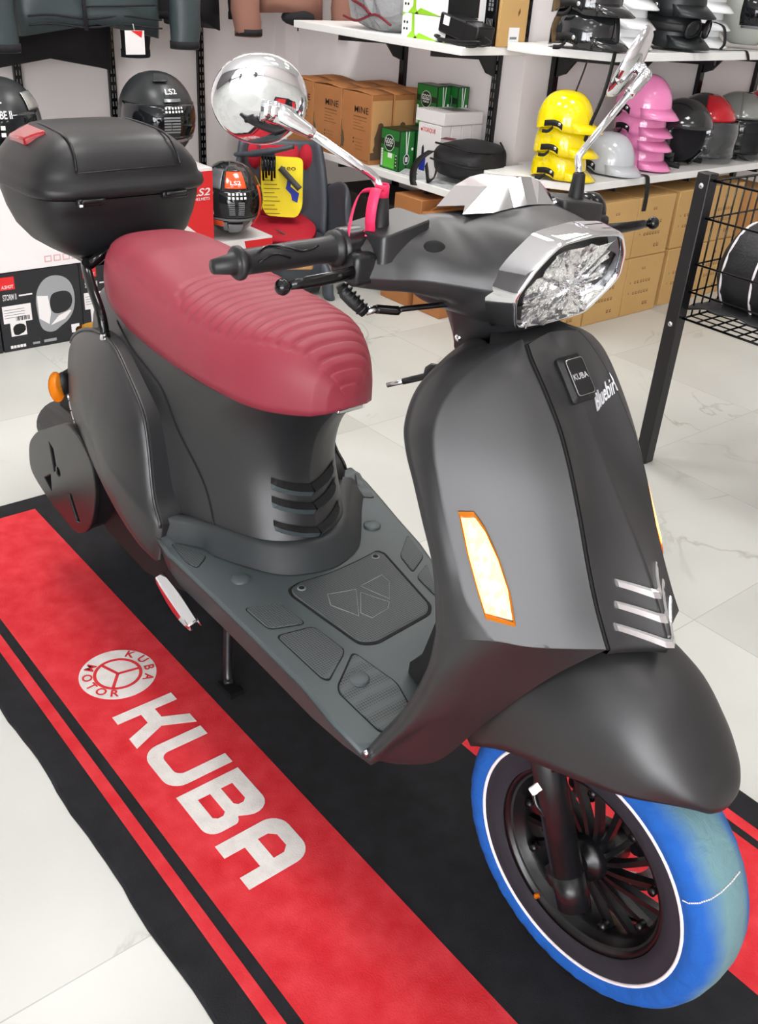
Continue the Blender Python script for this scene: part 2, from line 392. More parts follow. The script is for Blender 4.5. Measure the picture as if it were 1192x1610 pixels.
# ------------------------------------------------------------------ the scooter: x forward, y to its left, z up; origin on the mat under the front hub
mat('tire_rubber', (24, 24, 26), 0.75)
mat('rim_black', (16, 16, 18), 0.28)
mat('print_silver', (222, 222, 226), 0.3, 0.5)
mat('highlight_glow', (255, 255, 255), 0.3, emit=((255, 255, 255), 1.6))  # glow added to the headlight bulb to imitate bright highlights on the wrapped lens
mat('led_amber', (255, 190, 90), 0.4, emit=((255, 186, 96), 4.5))
mat('grey_line', (120, 124, 124), 0.6)
SC = thing('motor_scooter', 'matte black scooter with maroon seat and black top case, standing on the printed mat', 'scooter', (-.474, .86, .0066))
Z0 = -.0066                                      # heights below are above the tiles
def sbuild(mb, name, m, **k):
    mb.v = [(p[0], p[1], p[2] + Z0) for p in mb.v]
    return mb.build(name, m, k.pop('parent', SC), **k)
def both(fn):                                    # the same part for the right (-1) and the left (+1) side
    return [fn(-1), fn(1)]
def mir(pts, s): return [(p[0], s * abs(p[1]) if s else p[1], p[2]) for p in pts]

# ---- leg shield: right half control rows, outer edge to seam
# upper rows run from the top edge to the foot of the panels, lower rows on down to the floor
SE = [(-.2206, -.045, .889), (-.2059, -.0505, .8775), (-.1877, -.0535, .862), (-.1671, -.0555, .842), (-.1442, -.057, .816), (-.1251, -.0595, .790), (-.1078, -.0615, .762), (-.0878, -.063, .724), (-.0645, -.0645, .676), (-.0409, -.0655, .632), (-.0130, -.067, .590)]
BB = [(-.2266, -.0450, .8937), (-.2322, -.0706, .8836), (-.2394, -.1065, .865), (-.2445, -.1371, .840), (-.2419, -.1574, .811), (-.2313, -.1664, .783), (-.2163, -.1694, .7535), (-.1956, -.1709, .7116), (-.1700, -.1706, .664), (-.1440, -.1709, .619), (-.1050, -.1600, .584)]
E1 = [(-0.2628, -0.06, 0.8792), (-0.2674, -0.088, 0.8736), (-0.2745, -0.118, 0.859), (-0.2858, -0.142, 0.8281), (-0.2789, -0.162, 0.7923), (-0.2639, -0.17, 0.7642), (-0.2407, -0.175, 0.7338), (-0.2164, -0.178, 0.6949), (-0.19, -0.18, 0.6493), (-0.1767, -0.181, 0.6024), (-0.1695, -0.181, 0.5594)]
E1 += [(-0.179, -0.181, 0.4932), (-0.2093, -0.186, 0.4047), (-0.2406, -0.198, 0.3358), (-0.2574, -0.208, 0.3043)]
BB += [(-.135, -.165, .520), (-.165, -.165, .430), (-.215, -.178, .350), (-.243, -.195, .300)]
SE += [(-.062, -.095, .528), (-.130, -.118, .418), (-.190, -.135, .310), (-.238, -.170, .284)]
band_r, panel_r, low_r = [], [], []
for i, (e, b, s_) in enumerate(zip(E1, BB, SE)):
    e, b, s_ = np.array(e), np.array(b), np.array(s_)
    bk = e + np.array([-.014, .006, -.002]); bk2 = np.array([e[0] - .045, e[1] * .55, e[2] - .01]); bk3 = np.array([e[0] - .052, 0, e[2] - .01])
    top = min(1, i / 2)
    m1 = b * .64 + s_ * .36; m2 = b * .30 + s_ * .70
    if i == 10: m1, m2 = np.array((-.075, -.135, .584)), np.array((-.042, -.101, .587))
    if i <= 10:
        f_ = top * (1 if i < 10 else 0)
        panel_r.append([b, m1 + np.array([.004, -.003, .002]) * f_, m2 + np.array([.004, -.003, .002]) * f_, s_])
        c1 = np.array((-.138, -.1755, .574)) if i == 10 else e * .5 + b * .5
        band_r.append([bk3, bk2, bk, e, c1 + np.array([.0, -.003, 0]), b])
    if i >= 10:
        k = (i - 10) / 4
        if i == 10: row = [bk3, bk2, bk, e, np.array((-.138, -.1755, .574)), b, panel_r[10][1], panel_r[10][2], s_]
        else: row = [bk3, bk2, bk, e, e * .75 + b * .25 + np.array([.004, -.004, 0]), b, m1, m2, s_]
        low_r.append(row)
PN, BN, LW = Surf(panel_r), Surf(band_r), Surf(low_r)
mb = MB(); g = BN.rows(60, 20)
for sf, nu, nv in ((PN, 60, 28), (BN, 60, 25), (LW, 40, 48)):
    gg = sf.rows(nu, nv); mb.grid(gg); mb.grid(my(gg))
tp_ = [tuple(q) for q in BN.rows(1, 25)[0]][15:] + [tuple(q) for q in PN.rows(1, 14)[0]]; fr = tp_ + [(-.226, 0, .893)]
for sg in (1, -1):
    qq = [[(q[0], sg * q[1], q[2]) for q in r_] for r_ in (fr, [(-.262 + (q[0] + .226) * .35, q[1] * .8, .897) for q in fr], [(-.300, q[1] * .6, .888) for q in fr])]
    mb.grid(qq)
sbuild(mb, 'leg_shield', 'matte_black')
mb = MB()                                        # parting line beside the horn cover
for s in (-1, 1):
    mb.tube([(q[0] + .0012, s * abs(q[1]), q[2]) for q in [PN.at(10 * i / 60, 3) for i in range(61)]], .0022, 6)
sbuild(mb, 'panel_seam', 'black_gap')
# ---- horn cover: the keeled strip down the middle
CE = [(-.226, 0, .894), (-.2085, 0, .884), (-.1905, 0, .868), (-.171, 0, .848), (-.153, 0, .822), (-.134, 0, .795), (-.1095, 0, .765), (-.0765, 0, .727), (-.0315, 0, .676), (.000, 0, .632), (.027, 0, .588)]
rows = []
for i, c in enumerate(CE):
    s_ = np.array(SE[i]); c = np.array(c); k = i / 10
    q = s_ + np.array([.0035, .001, .0015])
    f_ = max(0, 1 - i / 2.5); a = s_ * .64 + c * .36 + np.array([.004 * f_, 0, .003 * f_]) + np.array([-.002, 0, 0]) * (1 - f_); b = s_ * .30 + c * .70 + np.array([.004 * f_, 0, .003 * f_]) + np.array([-.003, 0, 0]) * (1 - f_)
    rows.append([q, a, b, c])
TI = Surf(rows)
mb = MB(); g = TI.rows(48, 14); mb.grid(g); mb.grid(my(g))
bot = [tuple(p) for p in g[-1]] + [tuple(p) for p in reversed(my([g[-1]])[0])][1:]
low = [(p[0] - .03, p[1] * .9, p[2] - .022) for p in bot]
mb.grid([bot, [(p[0] - .004, p[1] * .98, p[2] - .010) for p in bot], low])
HC = sbuild(mb, 'horn_cover', 'matte_black')
# ---- badge with lettering
def frame(o, xd, yd):
    X = Vector(xd).normalized(); Y = Vector(yd); Y = (Y - X * Y.dot(X)).normalized(); return Vector(o), X, Y, X.cross(Y)
p0 = Vector(TI.at(2.75, 3)); tdir = Vector(TI.at(2.0, 3)) - Vector(TI.at(3.6, 3))
o, X, Y, N = frame(p0, (0, 1, 0), tdir)
if N.x < 0: N = -N
def tp(a, b, c=0.0): return o + X * a + Y * b + N * c
def rrect(w, h, r, n=4):
    return [(sx * (w - r) + r * math.cos(math.radians(a0 + 90 * k / n)), sy * (h - r) + r * math.sin(math.radians(a0 + 90 * k / n))) for sx, sy, a0 in ((1, 1, 0), (-1, 1, 90), (-1, -1, 180), (1, -1, 270)) for k in range(n + 1)]
mb = MB(); r0 = rrect(.0205, .0285, .005); r1 = rrect(.0160, .0235, .0045); r2 = rrect(.0165, .025, .004)
mb.grid([[tp(a, b, -.012) for a, b in r0], [tp(a, b, .001) for a, b in r0], [tp(a, b, .006) for a, b in r1]], cv=True, smooth=False); mb.poly([tp(a, b, .006) for a, b in r1])
bd = sbuild(mb, 'badge', 'dark_plastic', parent=HC)
mb = MB(); mb.grid([[tp(a, b, .006) for a, b in rrect(.0150, .0226, .004)], [tp(a, b, .0078) for a, b in rrect(.0144, .0220, .004)]], cv=True); mb.poly([tp(a, b, .0078) for a, b in rrect(.0144, .0220, .004)])
mb.grid([[tp(a, b, .0079) for a, b in rrect(.0150, .0226, .004)], [tp(a, b, .0082) for a, b in rrect(.0142, .0218, .004)]], cv=True, mi=1)
mb.text('KUBA', tp(0, -.0030, .0080), X, Y, .0072, 2, 'CENTER', .02, width=.025)
sbuild(mb, 'emblem_plate', ['satin_black', 'steel', 'print_silver'], parent=HC, recalc=False)
def ti_at(y, z, lift=0.0):
    """point of the horn cover at a given height and distance from the middle"""
    y = abs(y); lo, hi, v = 0.0, 10.0, 1.5
    u = 4.0
    for _ in range(14):
        lo, hi = 0.0, 10.0
        for _ in range(22):
            m_ = (lo + hi) / 2
            if TI.at(m_, v)[2] > z: lo = m_
            else: hi = m_
        u = (lo + hi) / 2
        a_, c_ = 0.0, 3.0
        for _ in range(22):
            m_ = (a_ + c_) / 2
            if abs(TI.at(u, m_)[1]) > y: a_ = m_
            else: c_ = m_
        v = (a_ + c_) / 2
    n_ = Vector(TI.nrm(min(u, 9.95), min(v, 2.95))); n_ = n_ if n_.x > 0 else -n_
    return Vector(TI.at(u, v)) + n_ * lift, n_
# ---- script lettering on the left flank of the horn cover
mb = MB(); mb.text('Bluebird', (0, 0, 0), (1, 0, 0), (0, 1, 0), .015, 0, 'LEFT', .010, lift=0, shear=.4, width=.064)
nv = []
for q in mb.v:
    y_ = .017 + q[0] * .70; z_ = .817 + q[0] * .30 + q[1] * 1.0
    P, n_ = ti_at(min(y_, .062), min(z_, .868), .0022); nv.append((P.x, abs(P.y), P.z))
mb.v = nv
SCR = sbuild(mb, 'script_lettering', 'print_silver', parent=HC, solid=.002, recalc=False)
# ---- three chrome chevrons at the foot of the horn cover
for za, zt_, yt in ((.644, .656, .036), (.619, .634, .043), (.592, .612, .051)):
    mb = MB(); rw = []
    for k in range(-10, 11):
        q = abs(k) / 10; z = za + (zt_ - za) * q; y_ = yt * q; hh = .0050 * (1 - .20 * q) * (.62 if k > 0 else 1)
        A, n_ = ti_at(y_, z + hh); C_, _ = ti_at(y_, z - hh); lf = .0070 - .0030 * q
        row = [A - n_ * .002, A + n_ * lf * .6, A * .7 + C_ * .3 + n_ * lf * .95, C_ + n_ * lf, C_ - n_ * .002]
        rw.append([(p.x, math.copysign(abs(p.y), k) if k else 0, p.z) for p in row])
    mb.grid(rw, cap=(True, True), smooth=False)
    sbuild(mb, 'chevron_trim', 'chrome', parent=HC)
# ---- front turn signals set in the shield, switched on
SIG = [(-.1845, .1599, .717), (-.1634, .1604, .6745), (-.1421, .1598, .6374), (-.1237, .1598, .6092), (-.0967, .1391, .606), (-.1145, .1355, .6394), (-.1361, .1377, .6741), (-.1578, .143, .7044), (-.1722, .1487, .7194)]
def front_signal(s):
    c = np.mean(np.array(SIG), 0); nn = Vector((.71, .58, .38)).normalized()
    def off(k, d): return [Vector(c + (np.array(p) - c) * k) + nn * (d + .002) for i, p in enumerate(SIG)]
    def sd(P): return [(p.x, s * p.y, p.z) for p in P]
    mb = MB(); mb.grid([sd(off(1.06, -.008)), sd(off(1.05, .0025)), sd(off(.97, .0035)), sd(off(.96, -.001))], cv=True, smooth=False); mb.poly(sd(off(.96, -.001)))
    root = sbuild(mb, 'turn_signal', 'amber_lens', label='lit amber front turn signal')
    mb = MB(); rw = off(.95, .0)
    for k in range(6):
        t_ = (k + .5) / 6
        L_ = Vector(SIG[0]).lerp(Vector(SIG[3]), t_); R_ = Vector(SIG[8]).lerp(Vector(SIG[4]), t_)
        for q in (.3, .72):
            p = L_.lerp(R_, q) + nn * .0035; mb.sphere((p.x, s * p.y, p.z), .0042, 10, 6)
    mb.poly(sd(off(.93, .0005)))
    sbuild(mb, 'led_array', 'led_amber', parent=root)
    mb = MB(); A = off(.97, .0035); B_ = off(.75, .0055)
    mb.grid([sd(A), sd(B_)], cv=True); mb.poly(sd(B_)); sbuild(mb, 'lens', 'clear_plastic', parent=root)
both(front_signal)
# ---- steering column and inner shield bottom box
mb = MB(); mb.tube([(-.335, 0, .86), (-.30, 0, .70), (-.262, 0, .52)], .03, 14)
sbuild(mb, 'steering_column', 'dark_plastic', bevel=.006)
mb = MB(); rw = []
for z, x, w in ((.33, -.345, .075), (.36, -.335, .085), (.40, -.30, .10), (.50, -.255, .13), (.60, -.24, .15)):
    rw.append([(x + .05, -w, z), (x + .005, -w * .85, z), (x, -w * .5, z), (x, w * .5, z), (x + .005, w * .85, z), (x + .05, w, z)])
mb.grid(rw); sbuild(mb, 'inner_panel', 'dark_plastic')

# ---- front mudguard
FA = math.radians
rows = []
#        angle round hub, crown radius, half width, side drop (rim z-offset along the radius)
prof = [(54.6, .256, .010, .004), (56, .264, .028, .010), (59, .273, .044, .020), (63.5, .283, .062, .040), (72, .304, .084, .085), (84, .338, .098, .138), (100, .356, .111, .164), (120, .342, .112, .150), (138, .302, .106, .105), (150, .262, .090, .06)]
for a, r, w, d in prof:
    a = FA(a); row = []
    for k in range(9):
        t_ = -1 + k / 4; yy = w * math.copysign(abs(math.sin(t_ * PI / 2)) ** .9, t_)
        rr = r - d * (1 - abs(math.cos(t_ * PI / 2)) ** .75)
        row.append((rr * math.cos(a), yy, .222 + rr * math.sin(a)))
    rows.append(row)
FS = Surf(rows); mb = MB(); mb.grid(FS.rows(54, 40)); sbuild(mb, 'front_fender', 'matte_black', solid=.004, off=-1)

# ---- fork
def fork(s):
    mb = MB(); mb.tube([(-.135, s * .078, .56), (.026, s * .078, .205)], .0215, 18); mb.tube([(.010, s * .078, .240), (.031, s * .078, .194)], .0223, 18)
    f = sbuild(mb, 'fork_leg', 'satin_black')
    mb = MB(); mb.tube([(.0, s * .03, .222), (.0, s * .088, .222)], .016, 12); mb.tube([(.0, s * .066, .222), (.0, s * .094, .222)], .0105, 6)
    sbuild(mb, 'axle_nut', 'dark_plastic', parent=f)
both(fork)
mb = MB(); mb.tube(cr([(-.03, -.085, .40), (-.055, -.092, .36), (-.045, -.098, .33), (-.018, -.094, .315), (-.03, -.09, .29)], 6), .0035, 8); sbuild(mb, 'sensor_cable', 'gloss_black')
mb = MB(); mb.box((-.05, -.095, .352), (.012, .010, .026), 0, 0, Matrix.Rotation(.5, 3, 'Y')); sbuild(mb, 'cable_connector', 'white', bevel=.002)

# ---- wheels
HZ = .2207
def wheel(hx, name, lab):
    w = MB()
    # tyre carcass
    w.lathe([(.126, -.034), (.150, -.043), (.180, -.044), (.203, -.030), (.211, 0), (.203, .030), (.180, .044), (.150, .043), (.126, .034)], (hx, 0, HZ), (0, 1, 0), 64)
    root = sbuild(w, name, 'tire_rubber', label=lab)
    w = MB()
    w.lathe([(.139, -.037), (.136, -.042), (.131, -.041), (.128, -.030), (.120, -.022), (.116, -.012), (.116, .012), (.122, .022), (.128, .032), (.134, .041), (.139, .037)], (hx, 0, HZ), (0, 1, 0), 64)
    w.lathe([(.0, -.045), (.013, -.046), (.015, -.040), (.030, -.036), (.034, -.028), (.036, .0), (.034, .03), (.0, .034)], (hx, 0, HZ), (0, 1, 0), 32)
    for k in range(18):
        a0 = 2 * PI * k / 18; rw = []
        for j in range(9):
            q = j / 8; r = .032 + q * .088; a = a0 + .55 * q - .25 * q * q
            p = Vector((hx + r * math.cos(a), 0, HZ + r * math.sin(a))); t_ = Vector((-math.sin(a), 0, math.cos(a)))
            hw = .0032 + .0016 * q; y0, y1 = -.022 + .010 * q, -.006 + .004 * q
            rw.append([p - t_ * hw + Vector((0, y0, 0)), p + t_ * hw + Vector((0, y0, 0)), p + t_ * hw + Vector((0, y1, 0)), p - t_ * hw + Vector((0, y1, 0))])
        w.grid(rw, cv=True, smooth=False)
        if k % 2 == 0:
            a = a0 + .30; w.tube([(hx + .108 * math.cos(a), -.026, HZ + .108 * math.sin(a)), (hx + .108 * math.cos(a), -.012, HZ + .108 * math.sin(a))], .006, 8)
    sbuild(w, 'rim', 'rim_black', parent=root)
    w = MB(); hol = [ring2(.073 * math.cos(2 * PI * k / 12 + d), .08 * math.sin(2 * PI * k / 12 + d), .005, 8) for k in range(12) for d in (0,)]
    v, f = plate(ring2(0, 0, .086, 48), [ring2(0, 0, .060, 32)] + hol, .0018); w.add([(hx + p[0], .046 + p[2], HZ + p[1]) for p in v], f, 0, False)
    sbuild(w, 'brake_disc', 'steel', parent=root)
    return root
wheel(0, 'front_wheel', 'front wheel with black many-spoked rim'); wheel(-1.235, 'rear_wheel', 'rear wheel mostly hidden by the bodywork')
mb = MB(); mb.tube([(.028, -.048, .325), (.031, -.050, .325)], .0045, 8); mb.v = [(p[0] - .075, p[1], p[2] - .215) for p in mb.v]; sbuild(mb, 'valve_ring', 'amber_lens')
mb = MB(); mb.box((-.075, .066, .265), (.05, .04, .075)); sbuild(mb, 'brake_caliper', 'satin_black', bevel=.008)

# ---- floorboard
FT = .335
rf = [(-.862, -.210), (-.82, -.211), (-.674, -.212), (-.533, -.215), (-.402, -.219), (-.32, -.221), (-.262, -.217)]
lf = [(-.262, .190), (-.32, .170), (-.42, .150), (-.510, .156), (-.600, .188), (-.693, .212), (-.767, .233), (-.838, .252), (-.885, .250)]
rimr = rf + lf
def zfl(x): return FT + (.012 if x < -.84 else 0) - max(0, (x + .40)) * .16
mb = MB()
top = [(x, y, zfl(x)) for x, y in rimr]
def ins(p, d): return (p[0], p[1] - math.copysign(d, p[1]), p[2])
mb.grid([[(x, y * .90, z - .072 + .036 * min(1, max(0, (x + .40) / .138))) for x, y, z in top], [(x, y * .985, z - .012) for x, y, z in top], top], cv=True, smooth=True, mi=1)
mb.grid([top, [(p[0], p[1] - math.copysign(.006, p[1]), p[2] + .003) for p in top]], cv=True)
# deck surface: right edge to left edge strips
n = 40; rr_ = []
def edge(side, x):
    pts = sorted(side); xs = [p[0] for p in pts]; ys = [p[1] for p in pts]; return float(np.interp(x, xs, ys))
for i in range(n + 1):
    x = -.885 + (.885 - .262) * i / n; a, b = edge(rf, x) + .006, edge(lf, x) - .006
    rr_.append([(x, a + (b - a) * j / 12, zfl(x) + .003) for j in range(13)])
mb.grid(rr_)
FB = sbuild(mb, 'floorboard', ['floor_plastic', 'collar_plastic'])
# raised collar that runs round the foot of the seat column
BASE = [(-.866, -.196), (-.825, -.160), (-.784, -.130), (-.714, -.100), (-.678, -.070), (-.657, -.034), (-.651, 0), (-.657, .034), (-.680, .072), (-.716, .105), (-.765, .148), (-.80, .180)]
OUT = [(-.872, -.208), (-.80, -.155), (-.765, -.148), (-.690, -.112), (-.648, -.080), (-.626, -.036), (-.620, 0), (-.626, .036), (-.648, .082), (-.695, .125), (-.745, .165), (-.79, .205)]
mb = MB(); P0 = cr([(x, y, .384) for x, y in BASE], 6); P1 = cr([(x, y, .340) for x, y in OUT], 6)
mb.grid([[(p[0] - .012, p[1] * .93, p[2]) for p in P0], P0, [(a[0] * .8 + b[0] * .2, a[1] * .8 + b[1] * .2, .378) for a, b in zip(P0, P1)], [(a[0] * .25 + b[0] * .75, a[1] * .25 + b[1] * .75, .350) for a, b in zip(P0, P1)], P1])
sbuild(mb, 'floor_collar', 'collar_plastic', parent=FB)
def fillet(P, r, n=4):
    out = []; N_ = len(P)
    for i in range(N_):
        b_ = Vector(P[i]); a_ = Vector(P[i - 1]) - b_; c_ = Vector(P[(i + 1) % N_]) - b_
        d_ = min(r, a_.length * .4, c_.length * .4); p_ = b_ + a_.normalized() * d_; q_ = b_ + c_.normalized() * d_
        for k in range(n + 1):
            t_ = k / n; out.append(tuple(p_ * (1 - t_) ** 2 + b_ * 2 * t_ * (1 - t_) + q_ * t_ ** 2))
    return out
def mats_material():
    m = bpy.data.materials.new('foot_rubber'); m.use_nodes = True; nt = m.node_tree; b = nt.nodes['Principled BSDF']
    tc = nt.nodes.new('ShaderNodeTexCoord'); w = nt.nodes.new('ShaderNodeTexVoronoi'); w.inputs['Scale'].default_value = 230; w.inputs['Randomness'].default_value = 0.0
    r = nt.nodes.new('ShaderNodeValToRGB'); r.color_ramp.elements[0].position = .25; r.color_ramp.elements[1].position = .5
    r.color_ramp.elements[0].color = rgb(40, 43, 45); r.color_ramp.elements[1].color = rgb(74, 80, 82)
    bp = nt.nodes.new('ShaderNodeBump'); bp.inputs['Strength'].default_value = .5; bp.inputs['Distance'].default_value = .001
    L = nt.links.new; L(tc.outputs['Object'], w.inputs['Vector']); L(w.outputs['Distance'], r.inputs['Fac']); L(r.outputs['Color'], b.inputs['Base Color']); L(w.outputs['Distance'], bp.inputs['Height']); L(bp.outputs['Normal'], b.inputs['Normal'])
    b.inputs['Roughness'].default_value = .6; MATS['foot_rubber'] = m
mats_material()
PADS = [[(-.6094, -.0965), (-.6158, -.0726), (-.6088, -.0107), (-.6143, .0638), (-.6199, .1003), (-.6058, .1065), (-.4416, .0702), (-.4256, .0531), (-.4146, -.0661), (-.4286, -.0892), (-.5914, -.1025)],
        [(-.8427, -.1901), (-.7736, -.158), (-.7488, -.1916), (-.7767, -.198)], [(-.6061, -.1872), (-.5837, -.133), (-.5169, -.1289), (-.5373, -.1849)],
        [(-.5158, -.1849), (-.5031, -.1233), (-.4314, -.1182), (-.4216, -.1257), (-.3875, -.1777), (-.3968, -.186)],
        [(-.4157, -.1118), (-.3318, -.0929), (-.2897, -.104), (-.2743, -.1222), (-.2664, -.1645), (-.2786, -.1729), (-.3598, -.1798), (-.372, -.1729)],
        [(-.8613, .238), (-.7726, .2206), (-.7939, .1976)], [(-.6301, .1831), (-.5591, .1601), (-.5321, .1108), (-.5834, .125)], [(-.5371, .1487), (-.4453, .0936), (-.5164, .106)]]
for k, pd in enumerate(PADS):
    c = np.mean(np.array(pd), 0); sm = fillet(pd, .010 if k else .016)
    v3 = lambda s_, d: [(c[0] + (p[0] - c[0]) * s_, c[1] + (p[1] - c[1]) * s_, zfl(p[0]) + d) for p in sm]
    mb = MB(); mb.grid([v3(1.03, .0032), v3(1.03, .0042), v3(1.0, .0042), v3(.98, .0036)], cv=True, mi=1, smooth=False)
    mb.grid([v3(.98, .0036), v3(.97, .0056), v3(.96, .0060)], cv=True); mb.poly(v3(.96, .0060))
    if k == 0:
        for cc in ((-.5975, -.0800), (-.6040, .0850)):
            mb.tube([(cc[0], cc[1], FT + .0058), (cc[0], cc[1], FT + .0072)], .0075, 14, 2); mb.tube([(cc[0], cc[1], FT + .0072), (cc[0], cc[1], FT + .0078)], .0048, 14, 1)
        for h in ([(-.5589, -.0544), (-.5436, -.0057), (-.4823, -.0484), (-.5315, -.0682)], [(-.5468, .0063), (-.5535, .0578), (-.5297, .0552), (-.491, .0231)], [(-.5322, -.0052), (-.484, .0174), (-.4715, .0043), (-.4661, -.0337), (-.4873, -.0405)]):
            mb.tube([(x, y, FT + .0064) for x, y in h], .0011, 4, 3, closed=True)
    sbuild(mb, 'rubber_pad', ['foot_rubber', 'black_gap', 'grey', 'grey_line'], parent=FB)
for x, y in ((-.6799, -.148), (-.3672, -.1386), (-.6932, .1489)):
    mb = MB(); mb.lathe([(.0165, .002), (.0165, .006), (.0135, .0075), (.0, .0075)], (x, y, zfl(x)), (0, 0, 1), 24); sbuild(mb, 'floor_plug', 'floor_plastic', parent=FB)
def screw(p, n, r=.005, parent=SC):
    mb = MB(); p = Vector(p); n = Vector(n).normalized(); mb.lathe([(r, -.002), (r, .001), (r * .75, .003), (0, .0034)], p, n, 14); sbuild(mb, 'screw', 'chrome', parent=parent)
screw((-.258, -.2095, .312), (.25, -1, -.1), .0045)

# ---- body shell: rings from floor to seat, half profile from front centre to tail centre
R0 = [(-.652, 0, .36), (-.658, -.032, .36), (-.679, -.070, .36), (-.715, -.100, .36), (-.786, -.130, .36), (-.868, -.165, .36), (-.955, -.160, .37), (-1.10, -.150, .40), (-1.25, -.120, .44), (-1.36, -.065, .47), (-1.39, 0, .47)]
R1 = [(-.676, 0, .42), (-.681, -.032, .42), (-.698, -.066, .42), (-.730, -.096, .42), (-.795, -.126, .42), (-.872, -.155, .42), (-.955, -.165, .43), (-1.10, -.160, .46), (-1.255, -.125, .49), (-1.375, -.068, .51), (-1.405, 0, .51)]
R2 = [(-.692, 0, .50), (-.697, -.030, .50), (-.712, -.062, .50), (-.744, -.091, .50), (-.805, -.121, .50), (-.878, -.146, .50), (-.96, -.160, .505), (-1.10, -.155, .53), (-1.25, -.125, .55), (-1.365, -.070, .565), (-1.395, 0, .57)]
R3 = [(-.672, 0, .58), (-.677, -.030, .58), (-.692, -.063, .58), (-.728, -.092, .58), (-.793, -.119, .58), (-.872, -.138, .58), (-.96, -.148, .585), (-1.10, -.143, .60), (-1.235, -.118, .615), (-1.335, -.068, .635), (-1.36, 0, .64)]
R4 = [(-.615, 0, .648), (-.620, -.030, .648), (-.636, -.062, .646), (-.672, -.094, .642), (-.730, -.117, .640), (-.80, -.127, .639), (-.90, -.131, .640), (-1.05, -.124, .647), (-1.175, -.100, .670), (-1.255, -.058, .700), (-1.275, 0, .705)]
BS = Surf([R0, R1, R2, R3, R4])
mb = MB(); g = BS.rows(28, 70); mb.grid(g); mb.grid(my(g)); BODY = sbuild(mb, 'body_shell', 'matte_black')
mb = MB()                                        # tray under the seat
rim_r = [tuple(BS.at(4, 10 * j / 60)) for j in range(61)]
for s in (-1, 1):
    e = [(p[0], s * abs(p[1]), p[2]) for p in rim_r]
    mb.grid([e, [(p[0] * .985 - .014, p[1] * .93, p[2] + .008) for p in e], [(p[0] * .985 - .014, p[1] * .1, p[2] + .008) for p in e]])
sbuild(mb, 'seat_base', 'black_gap')
# panel seam on the shell (front of the side panels)
for s in (-1, 1):
    mb = MB(); ln = []
    pu = Surf([[(u_, v_, 0)] * 2 for u_, v_ in ((0, 4), (1.36, 4.25), (2.33, 5.0), (3.1, 5.75), (3.45, 6.9), (3.6, 7.6))])
    for k in range(41):
        u_, v_, _ = pu.at(5 * k / 40, 0); p = BS.at(u_, v_); n_ = BS.nrm(u_, v_); n_ = n_ if n_[1] < 0 else -n_
        p = p + n_ * .0004; ln.append((p[0], s * abs(p[1]), p[2]))
    mb.tube(ln, .0018, 6); sbuild(mb, 'panel_seam', 'black_gap', parent=BODY)
# vents on the front of the column: three V-shaped louvres
for k, z in enumerate((.400, .432, .464)):
    for s in (-1, 1):
        up_, dn, rr2 = [], [], []
        for j in range(9):
            q = j / 8; v = 2.1 * q; u = (z + .020 * q ** 1.3 - .36) / .07; u = 1 + (z + .020 * q ** 1.3 - .42) / .08 if u > 1 else u
            P = Vector(BS.at(u, v)); Q = Vector(BS.at(u + .13, v)); n_ = Vector(BS.nrm(u, max(v, .05))); n_ = n_ if n_.x > 0 else -n_
            up_.append(Q + n_ * .0012); dn.append(P + n_ * .0125 * (1 - q ** 4)); rr2.append(P - Vector((0, 0, .013)) + n_ * .001)
        sd = lambda L_: [(p[0], s * abs(p[1]), p[2]) for p in L_]
        mb = MB(); mb.grid([sd(dn), sd(rr2)], mi=0, smooth=False); mb.grid([sd([p + Vector((.001, 0, .001)) for p in up_]), sd(dn)], mi=1, smooth=False)
        sbuild(mb, 'vent_louvre', ['floor_plastic', 'black_gap'], parent=BODY)
screw((-.664, .0, .388), (1, 0, .1), .0055, BODY)
# seat latch plate
mb = MB(); mb.box((-.618, .016, .641), (.016, .05, .008)); sbuild(mb, 'seat_latch', 'steel', parent=BODY, bevel=.002)

